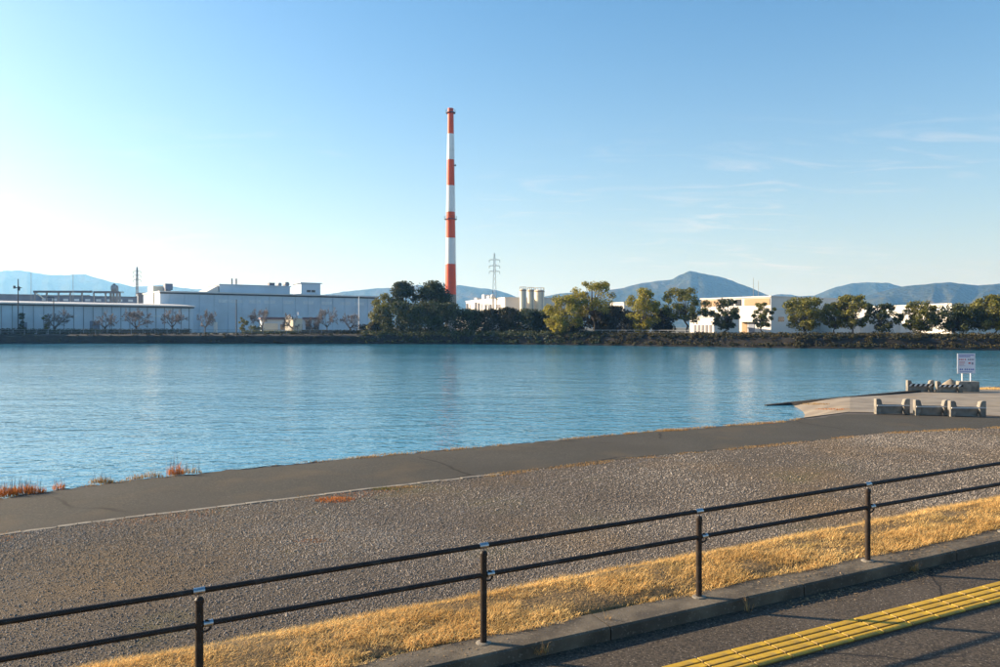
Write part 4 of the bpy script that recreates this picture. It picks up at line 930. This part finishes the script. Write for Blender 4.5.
# dark evergreens in the middle
tree(403, 201, 281.5, 29, 'round dark evergreen, left of the two tallest by the chimney', 'leaf_dark', 60, lift=0.22, n_per=190, size=0.5, group=GB, name='evergreen_tree', seed=1)
tree(432, 202, 281, 36, 'round dark evergreen, right of the two tallest, touching the chimney', 'leaf_dark', 66, lift=0.22, n_per=190, size=0.5, group=GB, name='evergreen_tree', seed=2)
tree(383, 198, 293, 24, 'small yellowish evergreen at the left end of the dark mass', 'leaf_mid', 24, lift=0.15, n_per=140, size=0.45, group=GB, name='evergreen_tree', seed=3)
for q, (px_, d_, py_, w_, lf, lab) in enumerate((
        (381, 191, 305, 28, 'leaf_mid', 'rounded green shrub at the left edge of the evergreen mass'),
        (400, 189.5, 301, 44, 'leaf_dark', 'rounded dark shrub under the left tall evergreen'),
        (424, 189, 300.5, 48, 'leaf_dark', 'broad dark shrub under the right tall evergreen'),
        (447, 189, 303, 44, 'leaf_dark', 'dark shrub right at the foot of the chimney'),
        (470, 188.5, 309, 40, 'leaf_dark', 'dark shrub just right of the chimney foot'),
        (490, 188, 308.5, 38, 'leaf_brown', 'dark shrub below the process plant'),
        (509, 187.5, 307.5, 34, 'leaf_brown', 'brownish shrub below the shaded plant wall'),
        (528, 187, 309, 38, 'leaf_dark', 'dark shrub below the silos'),
        (547, 186, 310, 32, 'leaf_dark', 'dark shrub left of the yellow green tree'),
        (375, 190, 322, 18, 'leaf_brown', 'low brownish bush at the left foot of the evergreen mass'),
        (520, 184.5, 328, 30, 'leaf_brown', 'low brown bush on the bank below the silos'))):
    tree(px_, d_, py_, w_, lab, lf, 60, lift=0.0, n_per=130, size=0.42, group=GB, name='evergreen_shrub', seed=20+q, rs=(0.14, 0.24), trunk=False, base=FARZ-0.4, cat='shrub')
TB = 'trees along the right far bank'
tree(563, 176, 295, 40, 'full yellow green tree at the left end of the right bank', 'leaf_yel', 51, 0.00, 0.07, 162, 0.45, group=TB, seed=5, rs=(0.13, 0.22))
tree(594, 179, 281.5, 50, 'tall open crowned tree with visible forked trunk', 'leaf_yel', 39, 0.53, 0.36, 150, 0.42, 0.5, group=TB, seed=6, rs=(0.09, 0.16), tr=0.24)
tree(611, 184, 306, 44, 'low dark tree behind the guard railing', 'leaf_brown', 90, 0.00, 0.04, 150, 0.45, group=TB, seed=7, rs=(0.13, 0.22))
tree(577, 185, 313, 30, 'low dark tree behind the open crowned tree', 'leaf_brown', 30, 0.00, 0.04, 125, 0.45, group=TB, seed=71)
tree(644, 170, 287.5, 34, 'upright yellow green tree left of the mountain foot', 'leaf_yel', 51, 0.30, 0.05, 150, 0.42, group=TB, seed=8, rs=(0.13, 0.21))
tree(664, 176, 308, 26, 'low dark tree between the upright and the flat topped trees', 'leaf_brown', 60, 0.00, 0.02, 137, 0.42, group=TB, seed=81)
tree(632, 178, 312, 30, 'low dark bush behind the upright yellow green tree', 'leaf_brown', 60, 0.00, 0.02, 137, 0.42, group=TB, seed=82, trunk=False, cat='shrub', name='evergreen_shrub')
tree(686, 168, 287.5, 48, 'flat topped spreading tree left of the white production hall', 'leaf_mid', 42, 0.47, 0.31, 150, 0.4, 0.5, group=TB, seed=9, rs=(0.09, 0.17))
tree(726, 163, 298, 33, 'dark dense tree in front of the white production hall', 'leaf_dark', 42, 0.42, 0.17, 118, 0.38, group=TB, seed=10, rs=(0.10, 0.17))
tree(763, 160, 302, 25, 'thin tree before the production hall corner', 'leaf_mid', 30, 0.51, 0.30, 106, 0.36, 0.4, group=TB, seed=11, rs=(0.10, 0.17))
tree(806, 157, 297, 50, 'broad round tree right of the production hall', 'leaf_mid', 51, 0.42, 0.19, 143, 0.4, group=TB, seed=12, rs=(0.10, 0.17))
tree(834, 156, 302, 26, 'thin dark tree close behind the flat crowned one', 'leaf_mid', 30, 0.42, 0.26, 118, 0.38, group=TB, seed=121, rs=(0.11, 0.18))
tree(852, 153, 294.5, 36, 'tall tree with lit crown left of the white warehouse', 'leaf_mid', 45, 0.42, 0.24, 143, 0.4, 0.4, group=TB, seed=13, rs=(0.11, 0.19))
tree(884, 150, 303, 34, 'open dark tree in front of the white warehouse', 'leaf_dark', 39, 0.51, 0.17, 100, 0.36, group=TB, seed=14, rs=(0.09, 0.15))
tree(920, 148, 300.5, 40, 'leaning bushy tree near the right end of the white warehouse', 'leaf_mid', 48, 0.42, 0.17, 131, 0.38, group=TB, seed=15, rs=(0.10, 0.17))
tree(957, 146, 303.5, 54, 'wide flat crowned tree second from the right edge', 'leaf_dark', 51, 0.42, 0.21, 143, 0.4, 0.3, group=TB, seed=16, rs=(0.10, 0.17))
tree(994, 143, 295, 44, 'full tree at the right edge of the far bank', 'leaf_mid', 51, 0.34, 0.19, 150, 0.42, 0.2, group=TB, seed=17, rs=(0.11, 0.18))
# small evergreens left
TL_ = 'small evergreens before the warehouse'
tree(22.5, 199, 313, 11, 'small dark evergreen beside the leftmost pole', 'leaf_dark', 14, 0, 0.12, 90, 0.35, group=TL_, name='evergreen_tree', seed=41)
tree(46, 199.5, 315, 8, 'small olive green conifer beside the lamp pole', 'leaf_mid', 12, 0, 0.1, 80, 0.32, group=TL_, name='evergreen_tree', seed=42)
tree(243, 207, 315.5, 10, 'small clipped evergreen right of the tall dark pole', 'leaf_mid', 14, 0, 0.15, 90, 0.35, group=TL_, name='evergreen_tree', seed=43)
tree(255, 206, 325, 18, 'low green bush beside the clipped evergreen', 'leaf_mid', 14, 0, 0.02, 80, 0.35, group=TL_, name='evergreen_shrub', seed=44, trunk=False, cat='shrub')
tree(365, 199, 324, 14, 'low dark bush left of the evergreen mass', 'leaf_brown', 12, 0, 0.02, 80, 0.35, group=TL_, name='evergreen_shrub', seed=45, trunk=False, cat='shrub')

# bare cherry trees
def bare(px, d, py_top, wpx, label, seed):
    random.seed(seed*17+3); t = thing('cherry_tree', (*pp(px, d), FARZ-0.05), label, 'tree', 'bare cherry trees on the left bank')
    H = CAMZ+(HY-py_top)*d/F-FARZ; W = wpx*d/F; big, fine = [], []
    def br(p, dirn, ln, r, lev):
        q = p+dirn*ln
        (big if lev < 2 else fine).append((p, q, r, r*0.65))
        if lev >= 6: return
        for _ in range(3):
            nd = (dirn+Vector((random.gauss(0, .55)*W/H, random.gauss(0, .55)*W/H, random.gauss(0.02, .35)))).normalized()
            br(p+dirn*ln*random.uniform(0.55, 1.0), nd, ln*random.uniform(0.55, 0.8), max(r*0.62, 0.027), lev+1)
    for _ in range(5):
        a = random.uniform(0, 6.28); br(Vector((0, 0, H*0.16)), Vector((1.0*math.cos(a)*W/H, 1.0*math.sin(a)*W/H, random.uniform(0.4, 0.9))).normalized(), H*0.25, 0.09, 1)
    big.append((Vector((0, 0, -0.1)), Vector((0, 0, H*0.22)), 0.2, 0.15))
    def norm(segs):
        m_ = MB()
        for a, b, r0, r1 in segs: m_.tube(a, b, r0, r1, n=3 if r0 < 0.05 else 5, cap=False)
        return np.array(m_.v), m_.f
    v, f = norm(big); zmax = max(v[:, 2].max(), 0.1); vf, f2 = norm(fine)
    sc_ = H/max(vf[:, 2].max(), zmax); sw = min(1.3, W/max(1e-3, np.ptp(np.concatenate([v, vf])[:, 0])))
    for o in (v, vf): o[:, 2] *= sc_; o[:, :2] *= sw
    link('trunk', mesh('trunk', v, f, M['bark']), t); link('twigs', mesh('twigs', vf, f2, M['twig']), t)
for q, (px_, d_, py_, w_, lab) in enumerate((
        (55, 200, 308, 28, 'bare cherry tree behind the lamp pole'), (105, 200, 309, 22, 'bare cherry tree before the middle of the left warehouse'),
        (136, 201, 307.5, 28, 'widest bare cherry tree before the left warehouse, below the thin pylon'), (172, 202, 308, 24, 'bare cherry tree at the right end of the left warehouse'),
        (205, 204, 308, 22, 'bare cherry tree left of the white pillar'), (262, 204, 307, 20, 'bare cherry tree left of the cream hut'),
        (292, 203, 312, 20, 'bare cherry tree overhanging the cream hut'), (327, 201, 306, 26, 'tall bare cherry tree right of the annex'),
        (350, 200, 311, 24, 'bare cherry tree nearest to the evergreen mass'), (312, 203, 316, 18, 'small bare cherry tree before the annex wall'))):
    bare(px_, d_, py_, w_, lab, q+1)

# hedges on the left bank and vegetation of the right bank slope
def hedge(px0, px1, d, h, label, leaf):
    x0, x1 = (px0-CX)/F*d, (px1-CX)/F*d; t = thing('hedge', ((x0+x1)/2, d, FARZ-0.05), label, 'hedge', 'clipped hedges on the left bank')
    k_ = int((x1-x0)/0.5); cs = [(-(x1-x0)/2+(x1-x0)*(i+0.5)/k_, random.uniform(-.2, .2), h*0.5) for i in range(k_)]
    V, Fq = leaf_cloud(cs, [h*0.55]*k_, 130, 0.32, 0.95); V[:, 2] = np.clip(V[:, 2], 0.03, h*1.1)
    link('foliage', mesh('foliage', V, Fq, M[leaf]), t)
hedge(-30, 24, 194, 1.5, 'dark hedge left of the lamp pole', 'leaf_brown'); hedge(24, 100, 194.5, 1.4, 'dark hedge behind the lamp pole foot', 'leaf_dark')
hedge(101, 190, 195, 1.4, 'dark hedge before the right half of the left warehouse', 'leaf_brown'); hedge(243, 300, 196, 0.9, 'low green hedge before the annex', 'leaf_mid'); hedge(301, 368, 195.5, 1.1, 'low dark hedge before the tall cherry tree', 'leaf_brown')
def scrub(name, xa, xb, n_, r0, r1, leaf, size, label, per=44):
    cs, rr = [], []
    for _ in range(n_):
        x = random.uniform(xa, xb); kx = 1+0.5*min(1, max(0, (x-5)/25)); dd = random.uniform(0.4, 6.5)
        z_ = float(np.interp(dd, [0.05*kx, 0.9*kx, 1.1*kx, 2.2*kx, 6*kx], [0.35, 0.42, 1.85, FARZ, FARZ])); r = random.uniform(r0, r1)
        cs.append((x, shore_y(x)+dd-0.15, z_+r*0.25)); rr.append(r)
    V, Fq = leaf_cloud(cs, rr, per, size, 0.75); V[:, 2] = np.maximum(V[:, 2], 0.15)
    tag(link(name, mesh(name, V, Fq, M[leaf])), label, 'scrub', kind='stuff')
scrub('bank_scrub', 14, 128, 1700, 0.45, 0.95, 'leaf_brown', 0.34, 'brown green scrub covering the slope of the right far bank')
scrub('shore_scrub', -33, 22, 520, 0.6, 1.2, 'leaf_dark', 0.38, 'dark scrub at the waterline below the evergreen mass')
scrub('wall_weeds', -125, -33, 260, 0.25, 0.5, 'leaf_brown', 0.3, 'sparse brown weeds along the top of the left river wall', 22)

# ------------------------------------------------------------------ haze
hm = bpy.data.materials.new('haze'); hm.use_nodes = True; hn = hm.node_tree; hn.nodes.clear()
ho = hn.nodes.new('ShaderNodeOutputMaterial'); hv_ = hn.nodes.new('ShaderNodeVolumePrincipled')
hv_.inputs['Color'].default_value = (0.22, 0.52, 1.0, 1); hv_.inputs['Absorption Color'].default_value = (1, 1, 1, 1); hv_.inputs['Density'].default_value = 1.4e-4; hv_.inputs['Anisotropy'].default_value = 0.3
hn.links.new(hv_.outputs[0], ho.inputs['Volume'])
hb = MB().box(-8700, 6000, -400, 11000, -2.6, 520)
tag(link('haze', mesh('haze', hb.v, hb.f, hm)), 'thin blue haze in the air over the whole river plain', 'haze', kind='stuff')
